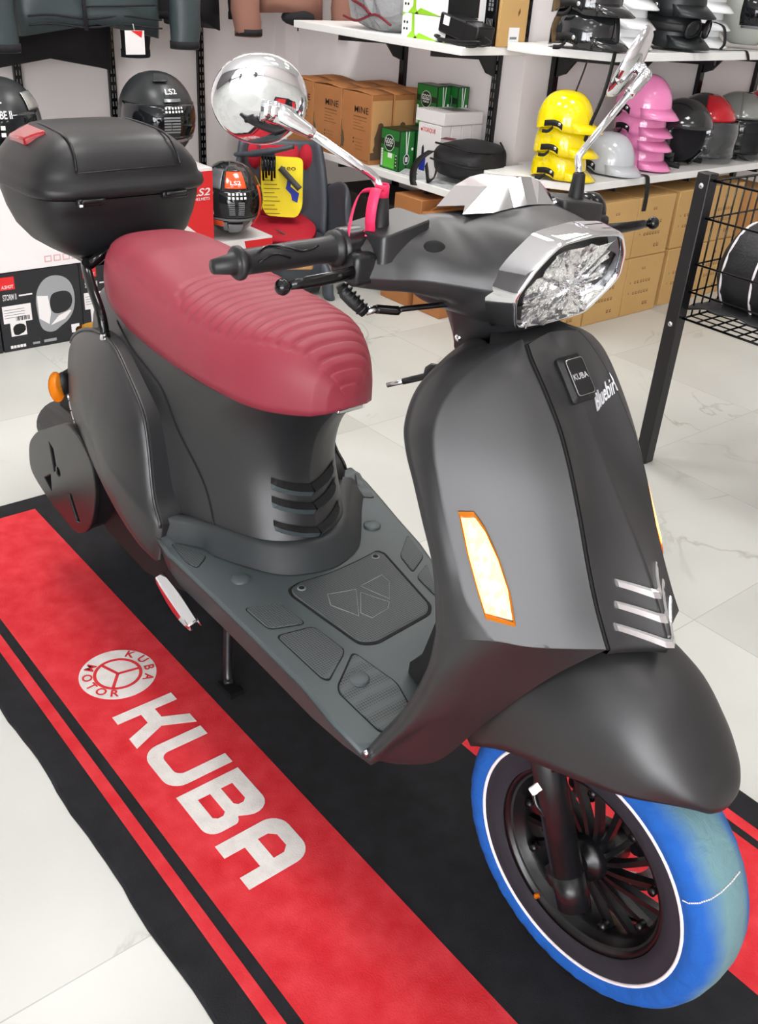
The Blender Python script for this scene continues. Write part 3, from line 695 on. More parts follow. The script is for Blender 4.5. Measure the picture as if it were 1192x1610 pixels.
# ---- side covers
SB = [(-.850, -.204, .372), (-.882, -.198, .415), (-.915, -.186, .51), (-.942, -.180, .555), (-1.014, -.170, .597), (-1.085, -.158, .621), (-1.165, -.148, .622), (-1.27, -.136, .592), (-1.375, -.118, .535), (-1.412, -.112, .475), (-1.392, -.122, .420), (-1.31, -.146, .390), (-1.215, -.165, .372), (-1.075, -.184, .322), (-.99, -.195, .298), (-.915, -.202, .285), (-.862, -.207, .30)]
def side_cover(s):
    bd_ = cr([SB[-1]] + SB + SB[:2], 5)[5:-10]; c = np.array((-1.10, -.165, .455)); rows = []
    for k in range(13):
        q = 1 - k / 12; row = []
        for p in bd_:
            p = np.array(p); P = c + (p - c) * q
            P[1] = (p[1] * q + -.165 * (1 - q)) - .047 * (1 - q ** 2.4) ** .8
            row.append((P[0], s * abs(P[1]), P[2]))
        rows.append(row)
    inn = [(p[0] * .98 - .022, s * (abs(p[1]) - .045), p[2] * .98 + .012) for p in bd_]
    mb = MB(); mb.grid([inn, [(p[0], s * (abs(p[1]) - .006), p[2]) for p in bd_]] + rows, cv=True)
    o = sbuild(mb, 'side_cover', 'matte_black')
    q = mb.v
    # raised bead along the front edge
    mb = MB(); mb.tube([(p[0], s * (abs(p[1]) + .001), p[2]) for p in bd_[0:42]], .0032, 8); sbuild(mb, 'edge_bead', 'matte_black', parent=o)
    mb = MB(); mb.text('Bluebird', (0, 0, 0), (1, 0, 0), (0, 1, 0), .036, 0, 'LEFT', .02, lift=0, shear=.35, width=.16)
    nb_ = len(bd_); i0 = 45; nv = []
    for t_ in mb.v:
        f_ = t_[0] / .16; f_ = f_ if s < 0 else 1 - f_
        jj = i0 + 1 + f_ * 14; q_ = 2.2 - 2.0 * t_[1] / .036; rr_ = max(q_, .2)
        j_ = int(jj); fr = jj - j_; k_ = int(rr_); fk = rr_ - k_
        g_ = lambda k, j: Vector(rows[k][j % nb_])
        P = (g_(k_, j_) * (1 - fr) + g_(k_, j_ + 1) * fr) * (1 - fk) + (g_(k_ + 1, j_) * (1 - fr) + g_(k_ + 1, j_ + 1) * fr) * fk
        nv.append(tuple(P + Vector((-.0015, s * .002, -.0005))))
    mb.v = nv; sbuild(mb, 'script_lettering', 'print_silver', parent=o, solid=.003, recalc=False)
    mb = MB(); mb.lathe([(.006, -.002), (.006, .001), (0, .0015)], (-.885, s * .209, .318), (0, s, 0), 14); sbuild(mb, 'screw_hole', 'black_gap', parent=o)
    return o
both(side_cover)
# ---- tail lamp and rear turn signals
mb = MB(); rw = []
for k in range(9):
    a = -PI / 2 + PI * k / 8; rw.append([(-1.385 - .035 * math.cos(a) * q, .105 * math.sin(a), .50 + .06 * (z - .5) * 2 * q + .0) for z, q in ((0, .85), (.25, 1), (.5, 1.05), (.75, 1), (1, .85))])
mb.grid(rw); sbuild(mb, 'tail_lamp', 'amber_lens')
def rear_signal(s):
    mb = MB(); mb.tube([(-1.375, s * .10, .475), (-1.36, s * .15, .465)], .009, 10); r = sbuild(mb, 'rear_turn_signal', 'dark_plastic')
    mb = MB(); M_ = Matrix.Rotation(s * .35, 3, 'Z'); mb.sphere((-1.345, s * .174, .450), (.013, .017, .034), 20, 12, 0, M_); sbuild(mb, 'signal_lens', 'amber_lens', parent=r)
    mb = MB(); mb.sphere((-1.342, s * .160, .456), (.013, .016, .026), 16, 10); sbuild(mb, 'signal_housing', 'dark_plastic', parent=r)
both(rear_signal)

# ---- seat
xs = [-.592, -.600, -.613, -.640, -.680, -.72, -.80, -.895, -1.0, -1.08, -1.166, -1.22, -1.265, -1.288, -1.293]
ws = [.014, .040, .060, .083, .107, .122, .136, .139, .136, .131, .124, .109, .080, .040, .010]
zb = [.656, .650, .646, .643, .641, .642, .646, .646, .648, .652, .668, .686, .704, .716, .722]
zt = [.672, .702, .722, .745, .762, .768, .768, .768, .778, .790, .789, .782, .770, .750, .730]
def seat_row(x):
    w = np.interp(-x, [-a for a in xs], ws); b = np.interp(-x, [-a for a in xs], zb); t_ = np.interp(-x, [-a for a in xs], zt); return w, b, t_
def smooth1(f, x, d=.012): return sum(np.array(f(x + k * d)) for k in (-1, 0, 1)) / 3 if -1.27 < x < -.63 else np.array(f(x))
def ins_t0(x):                                   # right hand limit of the quilted panel, as the section angle
    return np.interp(-x, [.55, .60, .64, .70, .76, .83, .90, .935], [-.45, -.50, -.55, -.75, -.92, -.98, -.92, -.70])
NX, NV = 260, 60; rows = []
sx = [-.592 - (1.293 - .592) * (.5 - .5 * math.cos(PI * i / NX)) for i in range(NX + 1)]
arc = [0.0]
for i in range(1, NX + 1): arc.append(arc[-1] + math.hypot(sx[i] - sx[i - 1], smooth1(seat_row, sx[i])[2] - smooth1(seat_row, sx[i - 1])[2]))
for xi, x in enumerate(sx):
    w, b, t_ = smooth1(seat_row, x); row = []
    for j in range(NV + 1):
        a = -PI / 2 + PI * j / NV; sa, ca = math.sin(a), max(math.cos(a), 0)
        e = 2 / 3.0; yy = w * math.copysign(abs(sa) ** e, sa); hh = ca ** e
        zz = b + (t_ - b) * hh; nx, ny, nz = 0, math.copysign(abs(sa) ** 1.2, sa), hh
        rear = .935 + .02 * math.cos(a * 1.2)
        t0 = ins_t0(x); lim = float(np.interp(-x, [.60, .70, .80], [.75, 1.0, 1.15]))
        if -x < rear and a > t0 and a < lim and -x > .594:
            ph = (arc[xi] + .006 * abs(sa) ** 2) / .0235
            fr = ph - math.floor(ph); gr = math.exp(-((min(fr, 1 - fr)) / .11) ** 2)
            edge_d = min((a - t0) / .10, (lim - a) / .1, (rear + x) / .012, 1); edge_d = max(edge_d, 0)
            d = -.0032 * gr + .0022 * math.sqrt(max(0, 1 - (2 * fr - 1) ** 2)) - .0008
            d = d * edge_d - .003 * (1 - edge_d)
            yy += d * ny; zz += d * nz
        # piping line between top and flank at the back
        if -x > rear:
            q = abs(abs(a) - .98) / .035; d = -.0022 * math.exp(-q * q); yy += d * ny; zz += d * nz
        row.append((x, yy, zz))
    rows.append(row)
mb = MB(); mb.grid(rows, cap=(True, True)); mb.grid([[r[0] for r in rows], [r[-1] for r in rows]]); sbuild(mb, 'seat', 'seat_leather')

# ---- handlebar cowl: sections across the scooter
HS = [(0.0, [(-.42, .95), (-.405, .985), (-.365, 1.008), (-.290, 1.026), (-.216, 1.018), (-.225, .985), (-.235, .955), (-.255, .905), (-.31, .895), (-.38, .90)]),
      (.05, [(-.415, .95), (-.40, .988), (-.36, 1.010), (-.294, 1.022), (-.218, 1.010), (-.222, .985), (-.230, .955), (-.258, .905), (-.31, .897), (-.38, .90)]),
      (.083, [(-.41, .955), (-.395, .99), (-.355, 1.012), (-.308, 1.012), (-.240, .988), (-.226, .972), (-.225, .955), (-.262, .918), (-.31, .91), (-.375, .91)]),
      (.103, [(-.405, .96), (-.392, .99), (-.357, 1.012), (-.316, 1.004), (-.272, .984), (-.252, .970), (-.246, .955), (-.278, .932), (-.315, .926), (-.37, .925)]),
      (.14, [(-.395, .965), (-.385, .995), (-.362, 1.010), (-.330, 1.002), (-.308, .985), (-.298, .970), (-.293, .957), (-.308, .940), (-.33, .935), (-.365, .934)]),
      (.172, [(-.39, .968), (-.382, .995), (-.364, 1.006), (-.338, .998), (-.324, .983), (-.317, .970), (-.314, .957), (-.324, .943), (-.34, .939), (-.365, .938)]),
      (.198, [(-.385, .970), (-.379, .990), (-.366, .999), (-.348, .994), (-.336, .980), (-.331, .970), (-.328, .959), (-.335, .947), (-.347, .944), (-.363, .944)])]
rows = []
for y, sec in reversed(HS): rows.append([(x, -y, z) for x, z in sec] + [(sec[0][0], -y, sec[0][1])])
for y, sec in HS[1:]: rows.append([(x, y, z) for x, z in sec] + [(sec[0][0], y, sec[0][1])])
CWu, CWl = Surf([w_[:7] for w_ in rows]), Surf([w_[6:] for w_ in rows]); gu, gl_ = CWu.rows(96, 40), CWl.rows(96, 22); g = [a_ + b_[1:] for a_, b_ in zip(gu, gl_)]
mb = MB(); mb.grid(gu); mb.grid(gl_)
for e, s in ((g[0], -1), (g[-1], 1)):           # hollow end where the controls come out
    c = np.mean(np.array(e), 0); mb.grid([e, [tuple(c + (np.array(p) - c) * .86) for p in e], [tuple(c + (np.array(p) - c) * .84 + np.array([0, -s * .02, 0])) for p in e]]); mb.poly([tuple(c + (np.array(p) - c) * .84 + np.array([0, -s * .02, 0])) for p in e[:-1]])
COWL = sbuild(mb, 'handlebar_cover', 'matte_black')
mb = MB(); rw = []                               # lower cowl that runs down to the column
for z, x0, x1, w in ((.935, -.385, -.232, .088), (.912, -.378, -.236, .072), (.897, -.372, -.242, .062), (.880, -.366, -.268, .052), (.862, -.357, -.297, .044), (.846, -.350, -.314, .040), (.838, -.345, -.322, .036)):
    rw.append([(xx, yy, z) for xx, yy in smooth_poly([(x0, -w), (x0, w), (x1 - .012, w), (x1, w * .5), (x1, -w * .5), (x1 - .012, -w)], 2)])
mb.grid(rw, cv=True, cap=(False, True)); lo_ = sbuild(mb, 'lower_cowl', 'matte_black', parent=COWL)
screw((-.331, -.0435, .861), (.2, -1, 0), .0055, COWL)
# raised lids that carry the mirrors, a finger hole beside each
for s in (-1, 1):
    mb = MB(); c = [(-.385, .112, 1.004), (-.325, .112, 1.006), (-.318, .186, .998), (-.385, .190, .990)]
    b0 = fillet([(p[0], p[1]) for p in c], .008); zz = lambda y: 1.006 + (y - .112) * -.14
    mb.grid([[(x, s * y, zz(y) - .022) for x, y in b0], [(x, s * y, zz(y) + .006) for x, y in b0], [(x * .985 - .0053, s * (y * .97 + .0045), zz(y) + .0095) for x, y in b0]], cv=True); mb.poly([(x * .985 - .0053, s * (y * .97 + .0045), zz(y) + .0095) for x, y in b0])
    sbuild(mb, 'mirror_mount_lid', 'matte_black', parent=COWL)
    mb = MB(); M_ = Matrix.Rotation(s * .62, 3, 'Z') @ Matrix.Rotation(-.6, 3, 'Y'); mb.sphere((-.304, s * .1245, .9895), (.0045, .013, .0085), 20, 10, 0, M_); sbuild(mb, 'finger_hole', 'black_gap', parent=COWL)
# ---- chrome instrument hood
f = [(-.296, -.050, 1.0235), (-.290, 0, 1.028), (-.296, .050, 1.0235)]
mb = MB(); b0 = [(-.308, -.082, 1.021), (-.291, -.051, 1.0235), (-.289, -.02, 1.0265), (-.287, 0, 1.028), (-.289, .02, 1.0265), (-.291, .051, 1.0235), (-.308, .082, 1.021)]
t0 = [(-.316, -.072, 1.028), (-.312, -.043, 1.047), (-.305, -.02, 1.054), (-.303, 0, 1.056), (-.305, .02, 1.054), (-.312, .043, 1.047), (-.316, .072, 1.028)]
bk = [(-.36, -.074, 1.018), (-.365, -.043, 1.038), (-.365, -.02, 1.046), (-.365, 0, 1.048), (-.365, .02, 1.046), (-.365, .043, 1.038), (-.36, .074, 1.018)]
en = [(-.392, -.066, 1.0), (-.392, -.043, 1.006), (-.392, -.02, 1.008), (-.392, 0, 1.008), (-.392, .02, 1.008), (-.392, .043, 1.006), (-.392, .066, 1.0)]
mb.grid([b0, t0], smooth=False); mb.grid([t0, bk, en], smooth=False); sbuild(mb, 'instrument_hood', 'chrome', parent=COWL)
# ---- headlight
def hexa(k=1.0, dx=0.0):
    c = np.array([-.208, 0, .958]); pts = [(-.186, -.052, 1.012), (-.183, 0, 1.017), (-.186, .052, 1.012), (-.194, .074, .988), (-.205, .087, .957), (-.210, .083, .944), (-.226, .060, .909), (-.228, 0, .905), (-.226, -.060, .909), (-.210, -.083, .944), (-.205, -.087, .957), (-.194, -.074, .988)]
    n_ = np.array([.95, 0, -.31])
    return [tuple(c + (np.array(p) - c) * k + n_ * dx) for p in pts]
HB = [(-.222, -.058, 1.019), (-.219, 0, 1.025), (-.222, .058, 1.019), (-.232, .082, .992), (-.243, .098, .960), (-.247, .094, .940), (-.258, .068, .902), (-.26, 0, .897), (-.258, -.068, .902), (-.247, -.094, .940), (-.243, -.098, .960), (-.232, -.082, .992)]
def dense(P, r=.010): 
    Q = []; N_ = len(P)
    for i in range(N_):
        b_ = Vector(P[i]); a_ = Vector(P[i - 1]) - b_; c_ = Vector(P[(i + 1) % N_]) - b_
        d_ = min(r, a_.length * .35, c_.length * .35); p_ = b_ + a_.normalized() * d_; q_ = b_ + c_.normalized() * d_
        for k in range(4): t_ = k / 3; Q.append(tuple(p_ * (1 - t_) ** 2 + b_ * 2 * t_ * (1 - t_) + q_ * t_ ** 2))
    return Q
mb = MB(); mb.grid([dense(HB), dense(hexa(1.04, -.006)), dense(hexa(1.03, -.001)), dense(hexa(1.005, .001)), dense(hexa(.965, -.001)), dense(hexa(.955, -.010))], cv=True)
HL = sbuild(mb, 'headlight', 'chrome', label='chrome rimmed headlight')
mat('reflector', (226, 228, 230), 0.28, 0.75, bump=(45, 0.6, 0.01))
mat('lens_clear', (250, 252, 255), 0.02, trans=1.0, ior=1.12, bump=(38, 0.35, 0.004))
mb = MB(); mb.grid([dense(hexa(.96, -.008)), dense(hexa(.84, -.030)), dense(hexa(.45, -.042))], cv=True, smooth=False); mb.poly(dense(hexa(.45, -.042))); sbuild(mb, 'reflector_bowl', 'reflector', parent=HL, recalc=False)
mb = MB()
for y0, y1, z0, z1 in ((-.062, -.012, .925, .945), (-.030, .030, .950, .985)):
    mb.box(((-.232), (y0 + y1) / 2, (z0 + z1) / 2), (.012, y1 - y0, z1 - z0))
mb = MB(); mb.lathe([(.030, .012), (.024, .004), (.012, -.002), (0, -.003)], (-.236, .004, .952), (.95, 0, -.31), 28); sbuild(mb, 'projector_bowl', 'chrome', parent=HL)
mb = MB(); mb.sphere((-.226, .004, .95), (.011, .011, .011), 16, 10); sbuild(mb, 'bulb', 'highlight_glow', parent=HL)
mb = MB(); mb.grid([[(-.200, .036, .998), (-.203, .066, .985)], [(-.222, .034, .955), (-.222, .072, .955)]]); sbuild(mb, 'dark_bezel', 'gloss_black', parent=HL, solid=.003)
mb = MB(); mb.grid([dense(hexa(.96, -.006)), dense(hexa(.93, -.003)), dense(hexa(.5, -.001)), dense(hexa(.02, .0))], cv=True); sbuild(mb, 'lens', 'lens_clear', parent=HL)
mat('shop_film', (250, 250, 252), .10, trans=.93, ior=1.22, bump=(70, .8, .006))
rnd = random.Random(12); mb = MB(); fr_ = []
for k in (.90, .74, .58, .42, .26, .12, .01): fr_.append([(p[0] + rnd.uniform(.0, .006), p[1] - .006 + rnd.uniform(-.003, .003), p[2] + rnd.uniform(-.003, .003)) for p in dense(hexa(k, .003))])
mb.grid(fr_, cv=True, smooth=False)
keep = [i for i, f in enumerate(mb.f) if sum(mb.v[q][1] for q in f) / len(f) < .036 or sum(mb.v[q][2] for q in f) / len(f) < .945]
mb.f = [mb.f[i] for i in keep]; mb.m = [0] * len(keep); mb.sm = [False] * len(keep)
sbuild(mb, 'protective_film', 'shop_film', parent=HL)
# ---- grips, levers, switch clusters
def handle(s):
    ax = lambda y, dz=0: (-.364, s * y, .985 + dz)
    mb = MB(); mb.lathe([(0.0000, .372), (0.0074, .371), (0.0103, .352), (0.0119, .349), (0.0119, .346), (0.0156, .3455), (0.0176, .343), (0.0176, .339), (0.0139, .337), (0.0131, .33), (0.0135, .30), (0.0143, .27), (0.0139, .245), (0.0143, .238), (0.0146, .224), (0.0156, .222), (0.0201, .220), (0.0201, .215), (0.0164, .213), (0.0164, .190)], (-.364, 0, .985), (0, s, 0), 28)
    if s > 0:
        mb = MB(); mb.lathe([(0, .226), (.018, .225), (.0235, .220), (.0245, .214), (.0245, .196), (.02, .192)], (-.364, 0, .985), (0, 1, 0), 24)
        g_ = sbuild(mb, 'switch_cluster', 'gloss_black')
    else:
        g_ = sbuild(mb, 'grip', 'black_plastic')
    mb = MB()
    for q in (-.4, .5):
        mb.tube([(-.364 + 0.0142 * math.cos(q + .9 * math.sin((k / 12) * 6)), s * (.325 - .075 * k / 12), .985 + 0.0142 * math.sin(q + .5 + .5 * math.sin((k / 12) * 6))) for k in range(13)], .0012, 6)
    if s < 0: sbuild(mb, 'grip_groove', 'gloss_black', parent=g_)
    mb = MB(); mb.tube([(-.348, s * .196, .966), (-.334, s * .215, .966), (-.326, s * .25, .967), (-.326, s * .285, .967), (-.327, s * .304, .966)], [.0085, .0060, .0058, .0052, .0036], 12, flat=(1.25, .8))
    mb.sphere((-.327, s * .311, .966), .0088, 16, 10); sbuild(mb, 'brake_lever', 'gloss_black')
    mb = MB(); mb.box((-.352, s * .200, .968), (.05, .03, .036)); mb.tube([(-.364, s * .18, .985), (-.364, s * .216, .985)], .022, 20); sbuild(mb, 'lever_bracket', 'satin_black', bevel=.006)
both(handle)
mb = MB(); bp_ = [(-.3674, -.205, .9415), (-.3637, -.200, .9315), (-.358, -.192, .9223), (-.351, -.180, .9104)]; mb.tube(bp_, [.0055, .0075, .0078, .0070], 10)
bd_v = (Vector(bp_[3]) - Vector(bp_[0])).normalized()
for k in range(6):
    c_ = Vector(bp_[0]).lerp(Vector(bp_[3]), .12 + .15 * k); mb.lathe([(.005, -.002), (.0092, 0), (.005, .002)], c_, bd_v, 12)
CB = sbuild(mb, 'cable_boot', 'dark_plastic')
mb = MB(); mb.tube([(-.3505, -.179, .9112), (-.3452, -.168, .914)], .005, 6); sbuild(mb, 'cable_adjuster', 'steel', parent=CB)
mb = MB(); mb.tube(cr([(-.3452, -.168, .914), (-.3340, -.144, .9115), (-.3310, -.136, .9135), (-.3074, -.075, .9171)], 6), [.0056] * 7 + [.0034] * 12, 8); sbuild(mb, 'brake_cable', 'gloss_black', parent=CB)
# ---- mirrors
def mirror(s):
    mb = MB(); mb.lathe([(.0115, 0), (.0105, .003), (.0080, .034), (.0055, .036)], (-.352, s * .165, 1.004), (0, 0, 1), 20); m_ = sbuild(mb, 'mirror', 'dark_plastic', label='round chrome mirror with rubber foot')
    mb = MB()
    tip = (-.380, -.245, 1.105) if s < 0 else (-.367, .262, 1.132)
    path = [tuple(p) for p in (Vector((-.352, s * .165, 1.036)), Vector((-.354, s * .165, 1.042)))] + smooth_poly([(-.355, s * .165, 1.046), (-.361, s * .167, 1.056), (-.363, s * .178, 1.0635)], 2, False) + [tip]
    mb.tube(path, .0047, 14)
    sbuild(mb, 'mirror_stalk', 'chrome', parent=m_)
    nb = Vector((.80, s * .45, -.38)).normalized(); c = Vector((-.407, -.286, 1.126)) if s < 0 else Vector((-.386, .288, 1.160))
    c0 = c - nb * .004
    mb = MB(); mb.lathe([(.0, .010), (.015, .009), (.030, .0065), (.041, .003), (.0465, -.002), (.049, -.007), (.049, -.0105), (.047, -.0110)], c0, nb, 56); sbuild(mb, 'mirror_shell', 'chrome', parent=m_)
    mb = MB(); mb.lathe([(.0475, -.0108), (.03, -.0102), (0, -.0098)], c0, nb, 48); sbuild(mb, 'mirror_glass', 'chrome', parent=m_)
    el = Vector((-.399, -.276, 1.124)) if s < 0 else Vector((-.366, .284, 1.151))
    mb = MB(); t_ = Vector(tip); d_ = (el - t_).normalized(); mb.tube([tuple(t_ - d_ * .006), tuple(t_), tuple(t_.lerp(el, .45)), tuple(t_.lerp(el, .75)), tuple(el)], [.0060, .0068, .0096, .0108, .0100] if s < 0 else [.0072, .0076, .0082, .0086, .0080], 16)
    mb.sphere(el, .0112 if s < 0 else .0088, 18, 12); mb.tube([tuple(el), tuple(c0 + nb * .006)], [.0105, .0125] if s < 0 else [.0075, .010], 14); sbuild(mb, 'mirror_joint', 'chrome', parent=m_)
both(mirror)

# ---- top case
CX = -1.445
def sup(a, b, z, n=56, ex=.55, cx=CX, tp=.10):
    out = []
    for k in range(n):
        t_ = 2 * PI * (k + .5) / n; c_, s_ = math.cos(t_), math.sin(t_)
        x = a * math.copysign(abs(c_) ** (ex * .62 if c_ > 0 else ex), c_); y = .955 * b * math.copysign(abs(s_) ** ex, s_)
        out.append((cx + x, y * (1 - tp * max(x, 0) / a * .6), z))
    return out
mb = MB(); mb.grid([sup(.07, .070, .700), sup(.105, .112, .704), sup(.125, .142, .720), sup(.135, .166, .748), sup(.141, .181, .782), sup(.145, .187, .806), sup(.148, .188, .811), sup(.149, .189, .828)], cv=True, cap=(True, False))
TC = sbuild(mb, 'top_case', 'black_plastic', label='black hard top case on a rear rack')
mb = MB(); mb.grid([sup(.147, .188, .829), sup(.156, .198, .832), sup(.160, .202, .840), sup(.158, .200, .852), sup(.151, .192, .858), sup(.149, .189, .872), sup(.146, .180, .886), sup(.136, .162, .906), sup(.119, .138, .924), sup(.098, .112, .935), sup(.06, .07, .941), sup(.02, .02, .942)], cv=True, cap=(False, True))
LID = sbuild(mb, 'case_lid', 'black_plastic', parent=TC)
for y in (-.088, .088):
    mb = MB(); mb.box((CX + .152, y, .827), (.014, .056, .014)); mb.box((CX + .160, y, .830), (.008, .044, .008)); sbuild(mb, 'case_hinge', 'satin_black', parent=TC, bevel=.003)
mb = MB(); mb.box((CX + .163, -.112, .824), (.003, .006, .004)); sbuild(mb, 'hinge_pin', 'white', parent=TC)
mb = MB()
for s in (-1, 1):
    mb.tube(cr([(CX + .146, s * .108, .882), (CX + .136, s * .105, .905), (CX + .108, s * .101, .930), (CX + .05, s * .098, .9365), (CX - .05, s * .094, .9365), (CX - .11, s * .090, .925)], 6), .0026, 6)
mb.tube([(CX + .1478, -.108, .880), (CX + .1478, 0, .880), (CX + .1478, .108, .880)], .0014, 6)
sbuild(mb, 'lid_ridge', 'satin_black', parent=LID)
mat('red_reflector', (150, 10, 24), 0.15, coat=.5)
mb = MB(); A = [(CX - .055, -.108, .9335), (CX + .035, -.112, .9345), (CX + .018, -.150, .9185), (CX - .06, -.150, .914)]
mb.prism([(p[0], p[1], p[2] - .012) for p in A], (0, -.003, .0155)); sbuild(mb, 'red_reflector', 'red_reflector', parent=LID, bevel=.004)
# ---- rack
mb = MB()
for s in (-1, 1):
    mb.tube(cr([(-1.140, s * .150, .628), (-1.153, s * .149, .664), (-1.210, s * .139, .704), (-1.262, s * .122, .722), (-1.33, s * .085, .704), (-1.44, s * .08, .700)], 6), .0095, 12)
    mb.tube(cr([(-1.262, s * .122, .716), (-1.262, s * .100, .727), (-1.285, s * .06, .735), (-1.29, s * 0, .737)], 6), .0095, 12)
    mb.box((-1.138, s * .150, .620), (.026, .008, .030))
mb.box((-1.41, 0, .698), (.16, .15, .008)); sbuild(mb, 'rear_rack', 'gloss_black')
for s in (-1, 1): screw((-1.136, s * .155, .620), (.1, s, .1), .010)

# ---- exhaust, stand, passenger peg
EXO = [(-1.452, .285), (-1.466, .215), (-1.405, .190), (-1.33, .178), (-1.23, .166), (-1.17, .205), (-1.13, .262), (-1.108, .33), (-1.116, .386), (-1.16, .418), (-1.215, .428), (-1.30, .384), (-1.395, .335)]
EXO = fillet(EXO, .03)
h1 = fillet([(-1.385, .232), (-1.338, .262), (-1.345, .210)], .006); h2 = ring2(-1.295, .285, .013, 14); h3 = fillet([(-1.33, .345), (-1.305, .335), (-1.30, .285), (-1.32, .270)], .005); h4 = fillet([(-1.255, .255), (-1.235, .262), (-1.20, .205), (-1.225, .198)], .005)
v, f = plate(EXO, [h1, h2, h3, h4], .003, .0025)
mb = MB(); mb.add([(p[0], -.205 - p[2], p[1]) for p in v], f, 0, False)
bk = [(p[0] * .985 - .018, -.165, p[1] * .97 + .008) for p in EXO]; mb.grid([[(p[0], -.203, p[1]) for p in EXO], bk])
EX = sbuild(mb, 'exhaust_shield', 'satin_black')
mb = MB(); mb.tube([(-1.42, -.150, .335), (-1.20, -.145, .350), (-1.08, -.13, .33)], [.050, .062, .052], 24); mb.tube([(-1.08, -.13, .33), (-.95, -.08, .25)], .02, 12); sbuild(mb, 'muffler', 'dark_plastic', parent=EX)
mb = MB(); mb.tube([(-1.235, -.02, .222), (-1.02, 0, .25), (-.85, 0, .26)], [.05, .075, .06], 18); rw = []
for x, z0, z1 in ((-1.43, .30, .40), (-1.36, .20, .43), (-1.22, .135, .42), (-1.05, .125, .40), (-.92, .16, .36), (-.86, .20, .32)): rw.append([(x, -.145, z0 + .02), (x, -.155, z1 - .03), (x, -.12, z1), (x, .10, z1), (x, .12, z1 - .03), (x, .11, z0 + .02), (x, .062, z0), (x, .060, z1 - .05), (x, -.060, z1 - .05), (x, -.062, z0), (x, -.12, z0)])
mb.grid(rw, cv=True); sbuild(mb, 'engine_block', 'black_gap')
mb = MB()
for s in (-1, 1):
    mb.tube(cr([(-.83, s * .07, .245), (-.825, s * .085, .15), (-.80, s * .105, .035), (-.785, s * .112, .016)], 6), .010, 10)
    mb.box((-.778, s * .114, .013), (.05, .026, .011))
mb.tube([(-.83, -.08, .245), (-.83, .08, .245)], .012, 10); sbuild(mb, 'center_stand', 'satin_black')
def peg(s):
    mb = MB(); rw = []
    for k in range(7):
        q = k / 6; x = -.868 + .130 * q; z = .258 - .048 * q + .02 * q * q; w = .010 + .010 * math.sin(q * PI)
        rw.append([(x, s * (.196 + .004 * q), z + w), (x, s * (.214 + .006 * q), z + w * .4), (x, s * (.212 + .004 * q), z - w), (x, s * .190, z - w)])
    mb.grid(rw, cv=True, cap=(True, True), smooth=False); sbuild(mb, 'folded_peg', 'chrome', bevel=.003)
both(peg)

# ------------------------------------------------------------------ things that hang on the scooter
def cover_material():
    m = bpy.data.materials.new('blue_cover'); m.use_nodes = True; nt = m.node_tree; b = nt.nodes['Principled BSDF']; L = nt.links.new
    tc = nt.nodes.new('ShaderNodeTexCoord'); sp = nt.nodes.new('ShaderNodeSeparateXYZ'); L(tc.outputs['Object'], sp.inputs[0])
    ab = nt.nodes.new('ShaderNodeMath'); ab.operation = 'ABSOLUTE'; L(sp.outputs['Y'], ab.inputs[0])
    n = nt.nodes.new('ShaderNodeTexNoise'); n.inputs['Scale'].default_value = 16; n.inputs['Detail'].default_value = 6; L(tc.outputs['Object'], n.inputs['Vector'])
    mr = nt.nodes.new('ShaderNodeMath'); mr.operation = 'MULTIPLY_ADD'; mr.inputs[1].default_value = .03; mr.inputs[2].default_value = -.015; L(n.outputs['Fac'], mr.inputs[0])
    ad = nt.nodes.new('ShaderNodeMath'); ad.operation = 'ADD'; L(ab.outputs[0], ad.inputs[0]); L(mr.outputs[0], ad.inputs[1])
    r = nt.nodes.new('ShaderNodeValToRGB'); r.color_ramp.elements[0].position = .018; r.color_ramp.elements[1].position = .044
    r.color_ramp.elements[0].color = rgb(106, 142, 148); r.color_ramp.elements[1].color = rgb(6, 84, 168); L(ad.outputs[0], r.inputs['Fac']); L(r.outputs['Color'], b.inputs['Base Color'])
    b.inputs['Roughness'].default_value = .85
    n2 = nt.nodes.new('ShaderNodeTexNoise'); n2.inputs['Scale'].default_value = 34; n2.inputs['Detail'].default_value = 4; n2.inputs['Distortion'].default_value = .8
    bp = nt.nodes.new('ShaderNodeBump'); bp.inputs['Strength'].default_value = .55; bp.inputs['Distance'].default_value = .006
    L(tc.outputs['Object'], n2.inputs['Vector']); L(n2.outputs['Fac'], bp.inputs['Height']); L(bp.outputs['Normal'], b.inputs['Normal']); MATS['blue_cover'] = m
cover_material()
mat('cover_side', (34, 32, 40), 0.8, bump=(500, .2, .001)); mat('piping_white', (232, 226, 230), 0.7)
